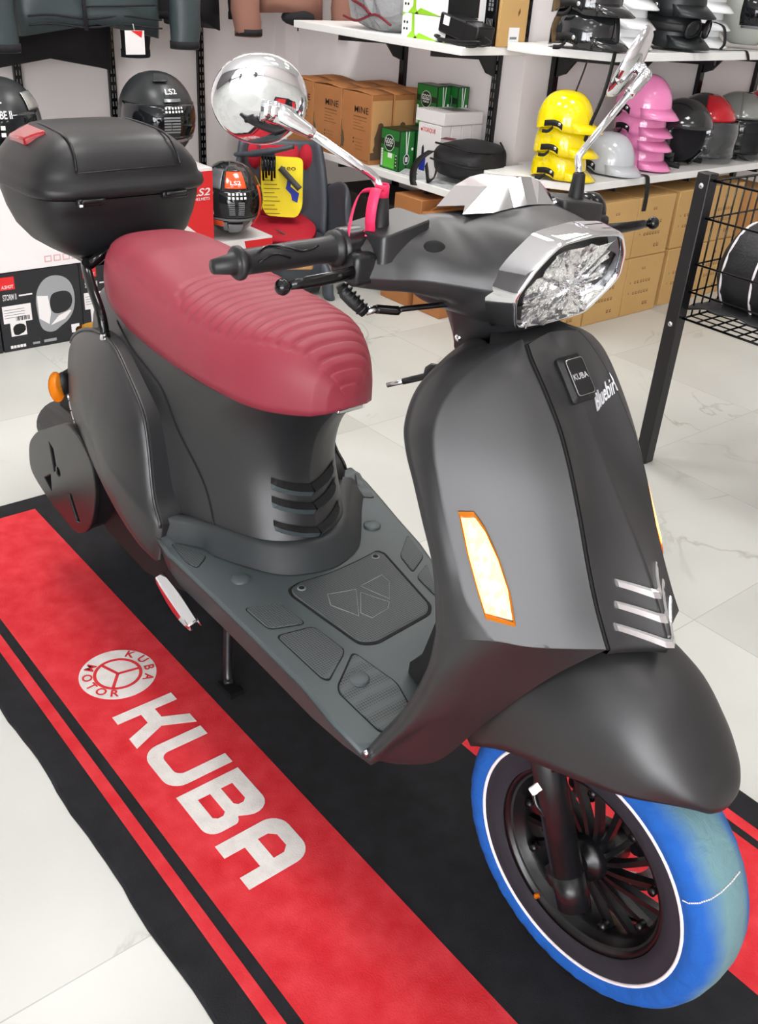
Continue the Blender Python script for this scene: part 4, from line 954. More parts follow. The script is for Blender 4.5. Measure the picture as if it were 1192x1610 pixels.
def tyre_cover(loc, label):
    t = thing('tire_cover', label, 'tire cover', loc, group=None)
    rnd = random.Random(5); ph = [rnd.uniform(0, 6.28) for _ in range(8)]
    prof = [(.170, -.0480), (.178, -.0515), (.188, -.0530), (.199, -.0480), (.2075, -.037), (.2120, -.022), (.2135, 0), (.2120, .022), (.2075, .037), (.199, .048), (.188, .053), (.178, .0515), (.170, .048)]
    rows = []; NA = 220
    for j in range(NA):
        a = 2 * PI * j / NA; row = []
        for i, (r, y) in enumerate(prof):
            side = abs(i - 6) / 6; amp = .0015 * math.exp(-((side - .72) / .16) ** 2)
            d = amp * (math.sin(31 * a + ph[0] + 2 * side) + .8 * math.sin(53 * a + ph[1] - 3 * side) + .7 * math.sin(83 * a + ph[2] + side * 4))
            rr = r + d; z = max(rr * math.sin(a), -HZ + .0068)
            row.append((rr * math.cos(a), y + d * .7 * (1 if y > 0 else -1), z))
        rows.append(row)
    mb = MB(); mb.grid(rows, cu=True); mb.build('cover_fabric', 'blue_cover', t)
    mb = MB()
    for s in (-1, 1): mb.lathe([(.1700, s * .0480), (.155, s * .0500), (.140, s * .0460), (.137, s * .0430)], (0, 0, 0), (0, 1, 0), 96)
    mb.build('cover_side_panel', 'cover_side', t)
    for s in (-1, 1):
        mb = MB(); mb.tube([(.170 * math.cos(2 * PI * k / 96), s * .0485, .170 * math.sin(2 * PI * k / 96)) for k in range(96)], .0026, 8, closed=True); mb.build('piping', 'piping_white', t)
    mb = MB()                                     # seam across the tread
    for a in (math.radians(32),):
        pts = []
        for (r, y) in prof[1:8]: pts.append(((r + .001) * math.cos(a + y * .5), y, (r + .001) * math.sin(a + y * .5)))
        for q in range(len(pts) - 1):
            for h in range(5):
                p0 = Vector(pts[q]).lerp(Vector(pts[q + 1]), h / 5); p1 = Vector(pts[q]).lerp(Vector(pts[q + 1]), (h + .7) / 5); mb.tube([p0, p1], .0011, 5)
    mb.build('seam_stitching', 'piping_white', t)
    return t
FCV = tyre_cover((-.474, .86, HZ), 'blue cloth tire cover with white piping pulled over the front wheel')
RCV = tyre_cover((-.474 - 1.235, .86, HZ), 'blue cloth tire cover on the rear wheel, mostly hidden by the bodywork')
# ignition key
t = thing('ignition_key', 'black ignition key left sticking out of the lock behind the leg shield', 'key', (-.474 - .352, .86 - .040, .808))
mat('key_black', (22, 22, 24), .35)
kd = Vector((-.80, -.32, -.42)).normalized(); ky = Vector((0, 0, 1)); ky = (ky - kd * ky.dot(kd)).normalized(); kz = kd.cross(ky)
mb = MB(); rw = []
for q, w, h in ((0, .004, .004), (.006, .012, .006), (.016, .015, .007), (.026, .012, .006), (.031, .0045, .0035), (.05, .0045, .0035), (.066, .0042, .0030)):
    rw.append([tuple(kd * q + ky * w * math.cos(2 * PI * k / 12) + kz * h * math.sin(2 * PI * k / 12)) for k in range(12)])
mb.grid(rw, cv=True, cap=(True, True)); mb.build('key_head', 'key_black', t)
mb = MB(); mb.tube([tuple(kd * .060), tuple(kd * .092)], .0022, 6, flat=(1.5, .7)); mb.build('key_blade', 'steel', t)
# pink strap looped round the right mirror stalk
mat('pink_tape', (236, 48, 96), .5)
t = thing('ribbon', 'pink ribbon knotted round the mirror stalk above the right grip', 'ribbon', (-.474 - .352, .86 - .165, 1.04))
mb = MB()
def band(pts, w, wd):
    wd = Vector(wd).normalized() * w; return [[tuple(Vector(p) - wd), tuple(Vector(p) + wd)] for p in pts]
mb.lathe([(.0075, -.002), (.0078, .010), (.0072, .012)], (0, 0, 0), (0, 0, 1), 16)
mb.grid(band(cr([(.004, -.006, .006), (.012, -.018, .010), (.016, -.026, -.004), (.014, -.026, -.022), (.006, -.020, -.036), (-.004, -.030, -.042), (-.010, -.036, -.040)], 6), .0062, (1, .4, 0)))
mb.grid(band(cr([(.0, -.008, .006), (-.006, -.024, .004), (-.004, -.036, -.014), (.0, -.044, -.038), (.006, -.052, -.060)], 6), .0035, (.6, .2, .8)))
mb.build('ribbon_loop', 'pink_tape', t, solid=.0006)

# ------------------------------------------------------------------ shelves and uprights
def upright(x, y, z0, z1, face, label, group, slots=True):
    t = thing('shelf_upright', label, 'shelf rail', (x, y, 0), group=group)
    dx, dy = (1, 0) if face == 'x' else (0, -1)
    lx, ly = -dy, dx
    mb = MB(); mb.box((dx * .011, dy * .011, (z0 + z1) / 2), (.022 if dx else .032, .032 if dx else .022, z1 - z0)); mb.build('rail', 'gloss_black', t, bevel=.002)
    if slots:
        mb = MB(); z = max(z0, .2) + .02
        while z < min(z1, 1.3):
            for s in (-1, 1): mb.box((dx * .0222 + lx * s * .007, dy * .0222 + ly * s * .007, z), (.0008 if dx else .0045, .0045 if dx else .0008, .020))
            z += .034
        o = mb.build('slots', 'grey', t); o['kind'] = 'stuff'
    return t
G1 = 'slotted black rails on the jacket wall'
upright(XW + .001, 1.640, .05, 2.2, 'x', 'slotted black wall rail above the black helmet at far left', G1)
upright(XW + .001, 2.068, .05, 2.2, 'x', 'slotted black wall rail just left of the helmet behind the top case', G1)
upright(XW + .001, 2.520, .05, 2.2, 'x', 'slotted black wall rail left of the round chrome mirror', G1)
G2 = 'slotted black rails behind the long shelves'
upright(-3.495, 3.029, .05, 2.2, 'y', 'black wall rail behind the brown printed cartons', G2, False)
upright(-2.925, 3.029, .05, 2.2, 'y', 'black wall rail beside the white boxes and backpack', G2)
upright(-2.789, 3.192, .05, 2.2, 'x', 'black wall rail behind the stack of yellow helmets', G2, False)
upright(-2.789, 3.68, .05, 2.2, 'x', 'black wall rail mostly hidden behind the stack of pink helmets', G2, False)
upright(-2.789, 4.194, .05, 2.2, 'x', 'black wall rail above the red helmet with the clear visor', G2, False)
upright(-2.789, 4.667, .05, 2.2, 'x', 'black wall rail at the right edge above the grey helmet', G2, False)
def shelf(name, label, x0, x1, y0, y1, z, brackets, along, d=.028):
    t = thing('shelf', label, 'shelf', ((x0 + x1) / 2, (y0 + y1) / 2, z), group='white wall shelves')
    cx, cy = (x0 + x1) / 2, (y0 + y1) / 2
    if along == 'y': MB().prism([(x1 - cx, y0 - cy, -d), (x1 - cx, y1 - cy, -d), (x0 - cx, y1 - cy, -d), (x0 - cx, 3.035 - cy, -d), (x0 - cx + .04, 3.030 - cy, -d), (x0 - cx + .04, y0 - cy - .17, -d), (x1 - cx - .25, y0 - cy - .17, -d)], (0, 0, d)).build('board', 'white_shelf', t, bevel=.002)
    else: MB().box2((x0 - cx, y0 - cy, -d), (x1 - cx, y1 - cy, 0)).build('board', 'white_shelf', t, bevel=.002)
    for b in brackets:
        mb = MB()
        if along == 'x':                         # shelf runs along x, bracket sticks out towards -y
            P = [(b - cx, y1 - cy - .002, -d - .001), (b - cx, y0 - cy + .03, -d - .001), (b - cx, y0 - cy + .03, -d - .022), (b - cx, y1 - cy - .09, -d - .035), (b - cx, y1 - cy - .045, -d - .085), (b - cx, y1 - cy - .002, -d - .10)]
            mb.prism([(p[0] - .006, p[1], p[2]) for p in P], (.012, 0, 0))
        else:
            P = [(x0 - cx + .002, b - cy, -d - .001), (x1 - cx - .03, b - cy, -d - .001), (x1 - cx - .03, b - cy, -d - .022), (x0 - cx + .09, b - cy, -d - .035), (x0 - cx + .045, b - cy, -d - .085), (x0 - cx + .002, b - cy, -d - .10)]
            mb.prism([(p[0], p[1] - .006, p[2]) for p in P], (0, .012, 0))
        mb.build('bracket', 'satin_black', t)
    return t
ZM, ZMT, ZH, ZHT = .490, .992, .568, 1.010
shelf('a', 'lower white shelf carrying the brown printed cartons and green boxes', -4.31, -2.735, 2.655, 3.005, ZM, (-3.495, -2.925), 'x')
shelf('b', 'upper white shelf with the plastic-wrapped bag and the adapter', -3.78, -2.735, 2.63, 3.005, ZMT, (-3.495, -2.925), 'x')
shelf('c', 'lower white shelf carrying the yellow and pink helmets', -2.765, -2.352, 2.95, 5.2, ZH, (3.192, 3.68, 4.194, 4.667), 'y')
shelf('d', 'upper white shelf carrying the black and white helmets', -2.765, -2.352, 3.02, 5.2, ZHT, (3.192, 3.68, 4.194, 4.667), 'y')

# ------------------------------------------------------------------ cartons
def carton(name, label, cat, x0, x1, y0, y1, z0, z1, m, prints=None, slots=('print_dark',), group=None, bev=.003, flap=0.0):
    cx, cy = (x0 + x1) / 2, (y0 + y1) / 2
    t = thing(name, label, cat, (cx, cy, z0), group=group)
    mb = MB(); a, b, h = (x1 - x0) / 2, (y1 - y0) / 2, z1 - z0
    mb.box2((-a, -b, 0), (a, b, h))
    mb.build('carton_body', m, t, bevel=bev)
    if flap:
        mb = MB(); mb.grid([[(-a, -b, h + .0005), (0, -b, h + flap * .6), (a, -b, h + .0005)], [(-a, 0, h + .002), (0, 0, h + flap), (a, 0, h + .002)], [(-a, b, h + .0005), (0, b, h + flap * .6), (a, b, h + .0005)]]); mb.build('top_flap', m, t, solid=.002)
    if prints:
        mb = MB(); prints(mb, a, b, h); mb.build('printed_graphic', list(slots), t, recalc=False)
    return t
def px_(mb, a, u0, u1, v0, v1, mi=0, e=.0006): mb.poly([(a + e, u0, v0), (a + e, u1, v0), (a + e, u1, v1), (a + e, u0, v1)], mi)     # on the +x face
def ny_(mb, b, u0, u1, v0, v1, mi=0, e=.0006): mb.poly([(u0, -b - e, v0), (u1, -b - e, v0), (u1, -b - e, v1), (u0, -b - e, v1)], mi)   # on the -y face
def pol_ny(mb, b, pts, mi=0, e=.0007): mb.poly([(u, -b - e, v) for u, v in pts], mi)
def pol_px(mb, a, pts, mi=0, e=.0007): mb.poly([(a + e, u, v) for u, v in pts], mi)
mat('print_photo', (96, 78, 56), .7); mat('tan_pale', (206, 158, 104), .7)
RID = [(-.030, .02), (.045, .02), (.052, .045), (.030, .06), (.040, .075), (.020, .085), (.012, .10), (.016, .122), (.010, .140), (-.004, .146), (-.018, .140), (-.022, .122), (-.030, .105), (-.040, .085), (-.036, .06), (-.045, .04)]
def mine_prints(mb, a, b, h):
    mb.text('MINE', (-.012, -b - .001, h * .72), (1, 0, 0), (0, 0, 1), .026, 0, 'LEFT', .006, width=.092)
    for k, w in enumerate((.088, .09, .05, .07, .085)): ny_(mb, b, -.018, -.018 + w, h * (.655 - .045 * k), h * (.655 - .045 * k) + .004 - (.002 if k else 0), 1)
    for k in range(2): pol_ny(mb, b, [(p[0] * 1 - .012, p[1] + h * (.34 - .055 * k)) for p in ring2(0, 0, .004, 8)], 0)
    for k in range(4): ny_(mb, b, .0, .05, h * (.34 - .05 * k), h * (.34 - .05 * k) + .0016, 1)
    pol_ny(mb, b, [(-a + .001, .05), (-a + .018, .045), (-a + .024, .075), (-a + .016, .105), (-a + .006, .118), (-a + .004, .15), (-a + .001, .155)], 2)
    ny_(mb, b, -.02, a - .01, .012, .0145, 1)
    pol_px(mb, a, [(-b + .003, .02), (b - .003, .02), (b - .003, .05), (-b + .003, .05)], 2); pol_px(mb, a, [(-b + .003, .05), (b - .003, .05), (b - .003, h * .92), (-b + .003, h * .92)], 3, .0005)
    pol_px(mb, a, [(q[0] * .9, q[1] + .02) for q in RID], 2, .0011)
MS = ['print_dark', 'print_brown', 'print_photo', 'tan_pale']
G = 'brown printed cartons on the lower shelf'
nm = {(0, 0): 'brown printed carton at the front of the shelf, next to the green boxes', (1, 0): 'brown printed carton at the front of the shelf, second from the green boxes', (2, 0): 'brown printed carton at the front of the shelf behind the chrome mirror', (0, 1): 'brown printed carton in the second row, right behind the front one', (1, 1): 'brown printed carton in the second row with lifted flaps', (2, 1): 'brown printed carton in the second row behind the mirror', (0, 2): 'brown printed carton at the back of the shelf under the wall rail', (1, 2): 'brown printed carton at the back of the shelf with a peaked lid'}
for (i, j), lb in nm.items():
    x1 = -3.258 - .204 * i + .004 * j; y0 = 2.660 + .116 * j
    carton('printed_carton', lb, 'box', x1 - .198, x1, y0, y0 + .112, ZM, ZM + .272, 'cardboard_orange', mine_prints, MS, G, flap=.012 + .004 * ((i + j) % 2))
# green boxes
mat('green_box', (24, 112, 40), .45); mat('green_light', (86, 186, 58), .45); mat('green_dark', (10, 42, 20), .4)
def gogo(mb, a, b, h):
    ny_(mb, b, -a, a, 0, h, 2, .0004)
    ny_(mb, b, -a + .003, a - .003, .003, h - .003, 3, .0006); ny_(mb, b, -a + .02, a - .026, .008, h * .42, 1, .0008)
    ny_(mb, b, -a, a, h * .60, h * .74, 2, .0010); c = ring2(-.004, h * .66, .030, 24)
    pol_ny(mb, b, [(-.004 + (p[0] + .004) * 1.06, h * .66 + (p[1] - h * .66) * 1.06) for p in c], 0, .0011); pol_ny(mb, b, c, 2, .0014)
    mb.text('GOGO', (-.004, -b - .0016, h * .645), (1, 0, 0), (0, 0, 1), .021, 0, 'CENTER', .02, width=.048); mb.text('PREMIUM', (-.004, -b - .0016, h * .575), (1, 0, 0), (0, 0, 1), .0085, 0, 'CENTER', .01, width=.036)
    ny_(mb, b, -.010, .018, h * .30, h * .42, 0, .0012); ny_(mb, b, -a + .005, -a + .017, .01, h * .5, 0, .0008)
    for k in range(12): ny_(mb, b, -a + .006, -a + .016, .014 + k * h * .04, .0155 + k * h * .04, 2, .0010)
    ny_(mb, b, a - .022, a - .010, .01, h * .36, 2, .0010)
    for k in range(4): pol_ny(mb, b, ring2(a - .016, .022 + k * .013, .0032, 8), 0, .0013)
    px_(mb, a, -b, b, 0, h, 2, .0004); px_(mb, a, -b + .004, b - .004, .004, h - .004, 3, .0006)
    pol_px(mb, a, [(-.004, h * .42), (.004, h * .42), (.010, h * .98), (.006, h * .98), (.0, h * .5), (-.006, h * .98), (-.010, h * .98)], 0, .0009)
    pol_px(mb, a, [(p[0] * .75, p[1]) for p in ring2(0, h * .30, .022, 18)], 0, .0009); pol_px(mb, a, [(p[0] * .7, p[1]) for p in ring2(0, h * .30, .019, 18)], 2, .0012); px_(mb, a, -.007, .007, h * .24, h * .36, 0, .0014); px_(mb, a, -.004, .004, .004, h * .17, 2, .0009)
    pol_px(mb, a, ring2(b - .012, h * .55, .006, 10), 0, .0010)
GS = ['white', 'green_light', 'green_dark', 'green_box']
gl = ['green printed box at the front of the shelf corner, with a white sticker', 'green printed box second from the front of the shelf edge', 'green printed box third from the front, next to the white boxes', 'green printed box at the back under the two raised ones']
for k in range(4): carton('green_box', gl[k], 'box', -3.222, -3.105, 2.690 + .084 * k, 2.772 + .084 * k, ZM, ZM + .158, 'green_dark', gogo, GS, 'green boxes on the lower shelf')
carton('green_box', 'raised green printed box on top of the row, the nearer one', 'box', -3.215, -3.09, 2.862, 2.935, ZM + .160, ZM + .160 + .162, 'green_dark', gogo, GS, 'green boxes on the lower shelf')
carton('green_box', 'raised green printed box on top of the row, against the wall', 'box', -3.175, -3.055, 2.942, 3.004, ZM + .160, ZM + .160 + .162, 'green_dark', gogo, GS, 'green boxes on the lower shelf')
mat('blue_print', (30, 50, 160), .5)
def white_prints(mb, a, b, h):
    mb.text('TORQUE', (0, -b - .001, h * .84), (1, 0, 0), (0, 0, 1), .016, 1, 'CENTER', .01, width=.075)
    pol_ny(mb, b, ring2(-.046, h * .87, .006, 10), 1)
    pol_ny(mb, b, [(-.048, .012), (-.012, .012), (-.010, h * .32), (-.022, h * .36), (-.024, h * .52), (-.030, h * .58), (-.037, h * .52), (-.038, h * .36), (-.050, h * .3)], 0)
    pol_ny(mb, b, [(-.024, h * .40), (-.024, h * .52), (-.030, h * .58), (-.037, h * .52), (-.037, h * .40)], 2, .001)
wl = ['white box with a blue tool picture at the front of the white row', 'second plain white box behind the blue tool picture', 'third plain white box of the row beside the wall rail', 'rearmost plain white box of the row against the wall']
for k in range(4): carton('white_box', wl[k], 'box', -3.09, -2.955, 2.772 + .058 * k, 2.827 + .058 * k, ZM, ZM + .195, 'off_white', white_prints if k == 0 else None, ['blue_print', 'red', 'black_print'], 'white boxes on the lower shelf')
carton('white_box', 'flat white lid box lying across the row of white boxes', 'box', -3.115, -2.945, 2.775, 2.99, ZM + .197, ZM + .245, 'off_white', lambda mb, a, b, h: mb.poly([(-.04, -.03, h + .0008), (.05, -.03, h + .0008), (.06, .06, h + .0008), (-.03, .06, h + .0008)]), ['grey'], 'white boxes on the lower shelf')
# backpack on the end of the shelf
mat('nylon', (26, 27, 30), .55, bump=(160, .35, .004)); mat('strap_black', (16, 16, 17), .6); mat('film', (236, 238, 240), .12, trans=.65, ior=1.2, bump=(60, .8, .006)); mat('dark_red', (110, 24, 34), .5)
t = thing('backpack', 'black backpack lying on the end of the lower shelf on clear wrapping', 'backpack', (-2.835, 2.83, ZM + .012))
rows = []; rnd = random.Random(4)
for i in range(15):
    q = i / 14; w = .165 * (1 - abs(2 * q - 1) ** 3.2) ** .5 + .004; h = .085 * (1 - abs(2 * q - 1) ** 3) ** .5 * (.75 + .35 * q) + .004; row = []
    for k in range(20):
        a = 2 * PI * k / 20; d = 1 + .07 * math.sin(3 * a + 5 * q) + rnd.uniform(-.05, .05)
        row.append((w * math.copysign(abs(math.cos(a)) ** .6, math.cos(a)) * d * .78, -.145 + .29 * q, .07 + h * math.copysign(abs(math.sin(a)) ** .6, math.sin(a)) * d * .85))
    rows.append(row)
mb = MB(); mb.grid(rows, cv=True, cap=(True, True)); mb.build('bag_body', 'nylon', t, sub=1)
mb = MB()
mb.tube(cr([(-.10, -.10, .13), (0, -.12, .135), (.09, -.08, .125), (.11, .06, .12), (.04, .12, .14)], 6), .004, 6); mb.tube(cr([(-.09, -.13, .075), (0, -.152, .08), (.12, -.10, .07), (.128, .06, .07)], 6), .004, 6); mb.build('zipper', 'strap_black', t)
mb = MB(); mb.grid(band(cr([(-.10, -.12, .10), (-.125, -.15, .07), (-.14, -.168, .03), (-.135, -.174, -.008), (-.12, -.180, -.030)], 6), .016, (1, .2, .1))); mb.grid(band(cr([(-.03, -.145, .06), (-.02, -.165, .02), (-.045, -.172, .0), (-.065, -.165, .03), (-.08, -.16, .055)], 6), .010, (.5, .1, 1))); mb.build('shoulder_strap', 'strap_black', t, solid=.004)
mb = MB(); mb.grid(band([(-.07, -.09, .151), (-.01, -.09, .155)], .014, (0, 1, .1))); mb.build('red_patch', 'dark_red', t, solid=.002)
def crumple(name, label, cat, loc, sx, sy, h, m, seed, group=None, nn=9):
    rnd = random.Random(seed); mb = MB(); rows = []
    for i in range(nn):
        row = []
        for j in range(nn):
            e = max(0, 1 - max(abs(2 * i / (nn - 1) - 1), abs(2 * j / (nn - 1) - 1)) ** 4)
            row.append(((i / (nn - 1) - .5) * sx + rnd.uniform(-.1, .1) * sx / nn, (j / (nn - 1) - .5) * sy + rnd.uniform(-.1, .1) * sy / nn, .001 + (rnd.uniform(.15, 1) * h) * e))
        rows.append(row)
    mb.grid(rows, smooth=False); o = mb.build(name, m, None, loc=loc, solid=.0008); tag(o, label, cat, group); return o
crumple('plastic_wrap', 'crumpled clear wrapping under the black backpack at the shelf edge', 'plastic bag', (-2.80, 2.715, ZM + .0005), .22, .10, .012, 'film', 2)
crumple('plastic_wrap', 'small scrap of clear wrapping on the shelf beside the green boxes', 'plastic bag', (-3.065, 2.715, ZM + .0005), .06, .05, .02, 'film', 3, nn=6)
# cartons on the floor under that shelf
def floor_mine(mb, a, b, h):
    mb.text('MINE', (-a * .75, -b - .001, h * .58), (1, 0, 0), (0, 0, 1), .032, 0, 'LEFT', .012, width=.07); ny_(mb, b, -a * .75 + .074, a * .75, h * .62, h * .63, 1)
    mb.text('MINE', (a + .001, -b * .65, h * .35), (0, 0, 1), (0, -1, 0), .030, 0, 'LEFT', .012, width=.066); px_(mb, a, -b * .4, -b * .38, h * .2, h * .8, 1)
def floor_mine2(mb, a, b, h):
    mb.text('MINE', (-a * .30, -b - .001, h * .30), (0, 0, 1), (-1, 0, 0), .032, 0, 'LEFT', .012, width=.068)
    mb.text('MINE', (a + .001, -b * .55, h * .32), (0, 0, 1), (0, -1, 0), .032, 0, 'LEFT', .012, width=.068); px_(mb, a, -b * .35, -b * .34, h * .3, h * .75, 1)
G = 'brown printed cartons on the floor under the shelf'
carton('printed_carton', 'brown printed carton on the floor at the shelf end, bottom of its pile', 'box', -2.865, -2.70, 2.612, 2.86, 0, .192, 'cardboard_orange', floor_mine, MS[:2], G)
carton('printed_carton', 'brown printed carton just under the backpack, top of the front floor pile', 'box', -2.86, -2.702, 2.618, 2.86, .194, .392, 'cardboard_orange', floor_mine2, MS[:2], G)
carton('printed_carton', 'brown printed carton on the floor in the pile beside the strapped mirror', 'box', -3.06, -2.885, 2.60, 2.80, 0, .205, 'cardboard_orange', floor_mine, MS[:2], G)
carton('printed_carton', 'brown printed carton on top of the pile behind the mirror stalk', 'box', -3.055, -2.888, 2.64, 2.82, .207, .425, 'cardboard_orange', floor_mine, MS[:2], G)
mat('dark_brown', (44, 38, 36), .8)
carton('dark_crate', 'dark crate standing in shade under the lower shelf beside the child seat', 'crate', -3.62, -3.10, 2.72, 3.0, 0, .34, 'dark_brown')

# ------------------------------------------------------------------ things on the upper shelf
t = thing('wrapped_bag', 'black and red bag wrapped in clear plastic on the upper shelf', 'bag', (-3.345, 2.80, ZMT))
rows = []; rnd = random.Random(8)
for i in range(13):
    q = i / 12; e = (1 - abs(2 * q - 1) ** 3) ** .5 + .03; row = []
    for k in range(18):
        a = 2 * PI * k / 18; d = 1 + rnd.uniform(-.07, .07)
        row.append((-.19 + .38 * q, .115 * e * math.copysign(abs(math.cos(a)) ** .6, math.cos(a)) * d, .115 + .108 * e * math.copysign(abs(math.sin(a)) ** .6, math.sin(a)) * d))
    rows.append(row)
mb = MB(); mb.grid(rows, cv=True, cap=(True, True)); mb.build('bag_body', 'nylon', t, sub=1)
mb = MB(); mb.tube(cr([(-.15, -.122, .04), (-.05, -.13, .03), (.06, -.128, .06), (.15, -.12, .03)], 5), .005, 6); mb.tube(cr([(-.10, -.118, .10), (-.02, -.13, .085), (.03, -.13, .06)], 5), .006, 6); mb.build('red_trim', 'dark_red', t)
mb = MB(); mb.v = [(p[0] * 1.03, p[1] * 1.08, .115 + (p[2] - .115) * 1.06) for r in rows for p in r]; mb.v = []
rw = [[(p[0] * 1.04, p[1] * (1.10 + .05 * math.sin(7 * p[0] * 9 + k)), max(.001, .115 + (p[2] - .115) * (1.06 + .03 * math.sin(k * 2.1)))) for k, p in enumerate(r)] for r in rows]
mb.grid(rw, cv=True, smooth=False); mb.build('plastic_cover', 'film', t)
mat('leaf_green', (150, 210, 40), .45)
def leafy(mb, a, b, h):
    ny_(mb, b, -a, -a + .055, 0, h, 0, .0005); pol_ny(mb, b, [(-a + .03, 0), (-a + .09, 0), (-a + .075, h * .2), (-a + .068, h), (-a + .055, h), (-a + .058, h * .3)], 1, .0008)
    pol_ny(mb, b, [(-a + .07, 0), (a - .03, 0), (-a + .10, h * .25)], 1, .0008); pol_ny(mb, b, [(a - .05, 0), (a, 0), (a, h * .12)], 1, .0008); pol_ny(mb, b, [(-a, h * .86), (-a + .02, h), (-a, h)], 1, .0008)
    for u in (.014, .03):
        for v in (.35, .62): pol_ny(mb, b, [(p[0] - a + u, p[1] + h * v) for p in ring2(0, 0, .0055, 6)], 2, .0009)
    px_(mb, a, -b, b, 0, h, 2, .0005)
carton('leaf_print_box', 'white box with green leaf print, lower one behind the black adapter', 'box', -3.118, -2.872, 2.672, 2.83, ZMT, ZMT + .082, 'white', leafy, ['white', 'leaf_green', 'black_print'], 'leaf print boxes on the upper shelf')
carton('leaf_print_box', 'white box with green leaf print, upper one of the two', 'box', -3.118, -2.870, 2.672, 2.83, ZMT + .083, ZMT + .166, 'white', leafy, ['white', 'leaf_green', 'black_print'], 'leaf print boxes on the upper shelf')
carton('white_board', 'tall plain white box standing behind the black adapter', 'box', -2.865, -2.80, 2.83, 2.99, ZMT, ZMT + .36, 'white')
def blk_print(mb, a, b, h):
    for k in range(5): ny_(mb, b, -a * .55 + k * .007, -a * .55 + k * .007 + .003, .02, .09, 0)
    for u in range(2):
        for v in range(4): ny_(mb, b, -.012 + u * .014, -.002 + u * .014, .115 + v * .014, .126 + v * .014, 0)
carton('black_box', 'tall black printed box at the end of the upper shelf', 'box', -2.798, -2.742, 2.79, 2.98, ZMT, ZMT + .33, 'gloss_black', blk_print, ['grey'])
def tan_print(mb, a, b, h): px_(mb, a, -.02, .035, .012, .065, 0); px_(mb, a, -.012, .024, .026, .034, 1, .0010); pol_px(mb, a, [(.02, .10), (.03, .115), (.026, .13), (.018, .115)], 2)
carton('tan_carton', 'tall plain cardboard carton with a white sticker at the shelf end', 'box', -2.741, -2.728, 2.80, 2.945, ZMT, ZMT + .34, 'cardboard_light', tan_print, ['white', 'grey', 'print_brown'])
t = thing('power_adapter', 'black power adapter with coiled cable on the upper shelf', 'adapter', (-2.80, 2.695, ZMT))
M_ = Matrix.Rotation(-.20, 3, 'Y') @ Matrix.Rotation(.02, 3, 'Z')
M_ = Matrix.Rotation(.17, 3, 'Y')
mb = MB(); mb.box((0, .01, .052), (.205, .085, .066), 0, 0, M_); mb.build('adapter_case', 'satin_black', t, bevel=.006)
mb = MB(); mb.box((-.06, -.0335, .075), (.032, .0012, .03), 0, 0, M_); mb.build('sticker', 'white', t)
mb = MB(); mb.box((.035, .01, .0475), (.003, .0862, .0672), 0, 0, M_); mb.build('case_seam', 'dark_plastic', t)
mb = MB()
for k in range(3): mb.tube([(.10 * math.cos(2 * PI * j / 20) * (1 + .1 * k) - .0, -.030 + .018 * math.sin(2 * PI * j / 20), .006 + .006 * k + .004 * math.sin(4 * PI * j / 20 + k)) for j in range(20)], .0042, 6, closed=True)
mb.tube(cr([(.09, -.03, .012), (.13, -.02, .01), (.125, .02, .02), (.11, .0, .035)], 5), .0035, 6); mb.build('coiled_cable', 'dark_plastic', t)

# ------------------------------------------------------------------ plain cartons under the helmet shelf
def ship_marks(mb, a, b, h):
    def row(u0, v, n, s, g):
        for k in range(n):
            px_(mb, a, u0 + k * g, u0 + k * g + s, v, v + s * .25, 0); px_(mb, a, u0 + k * g, u0 + k * g + s * .25, v, v + s, 0); px_(mb, a, u0 + k * g + s * .6, u0 + k * g + s * .85, v + s * .45, v + s, 0)
    row(-b * .2, h * .78, 2, .010, .014); row(-b * .75, h * .56, 1, .007, .01); row(-b * .5, h * .55, 6, .012, .019); row(-b * .75, h * .38, 1, .007, .01); row(-b * .5, h * .36, 6, .012, .019); row(b * .2, h * .14, 2, .014, .02)
y = 2.80; G = 'plain cardboard cartons under the helmet shelf'
cols = [2.83, 3.078, 3.318, 3.60, 3.85, 4.10, 4.35]; ln = ['first', 'second', 'third', 'fourth', 'fifth', 'sixth', 'seventh']
where = ['just right of the headlight', 'below the grey helmet', 'below the pink helmets', 'just left of the basket post', 'behind the basket post', 'behind the wire basket', 'behind the basket at the right edge']
for i, y0 in enumerate(cols):
    w = .236 if i != 3 else .24
    carton('shipping_carton', 'plain cardboard carton %s, bottom row' % where[i], 'box', -2.62, -2.342 - (.012 if i >= 3 else 0), y0, y0 + w, 0, .246, 'cardboard_light', ship_marks, ['print_brown'], G)
    if i < 5: carton('shipping_carton', 'plain cardboard carton %s, top row' % where[i], 'box', -2.62, -2.344 - (.014 if i >= 3 else 0) , y0, y0 + w, .248, .488, 'cardboard_light', ship_marks, ['print_brown'], G)
carton('shipping_carton', 'darker cardboard carton with labels behind the wire basket, top row', 'box', -2.62, -2.30, 4.102, 4.34, .248, .45, 'cardboard', lambda mb, a, b, h: (px_(mb, a, -.02, .03, .07, .09, 0), px_(mb, a, -.08, -.03, .03, .06, 1)), ['white', 'print_dark'], G)

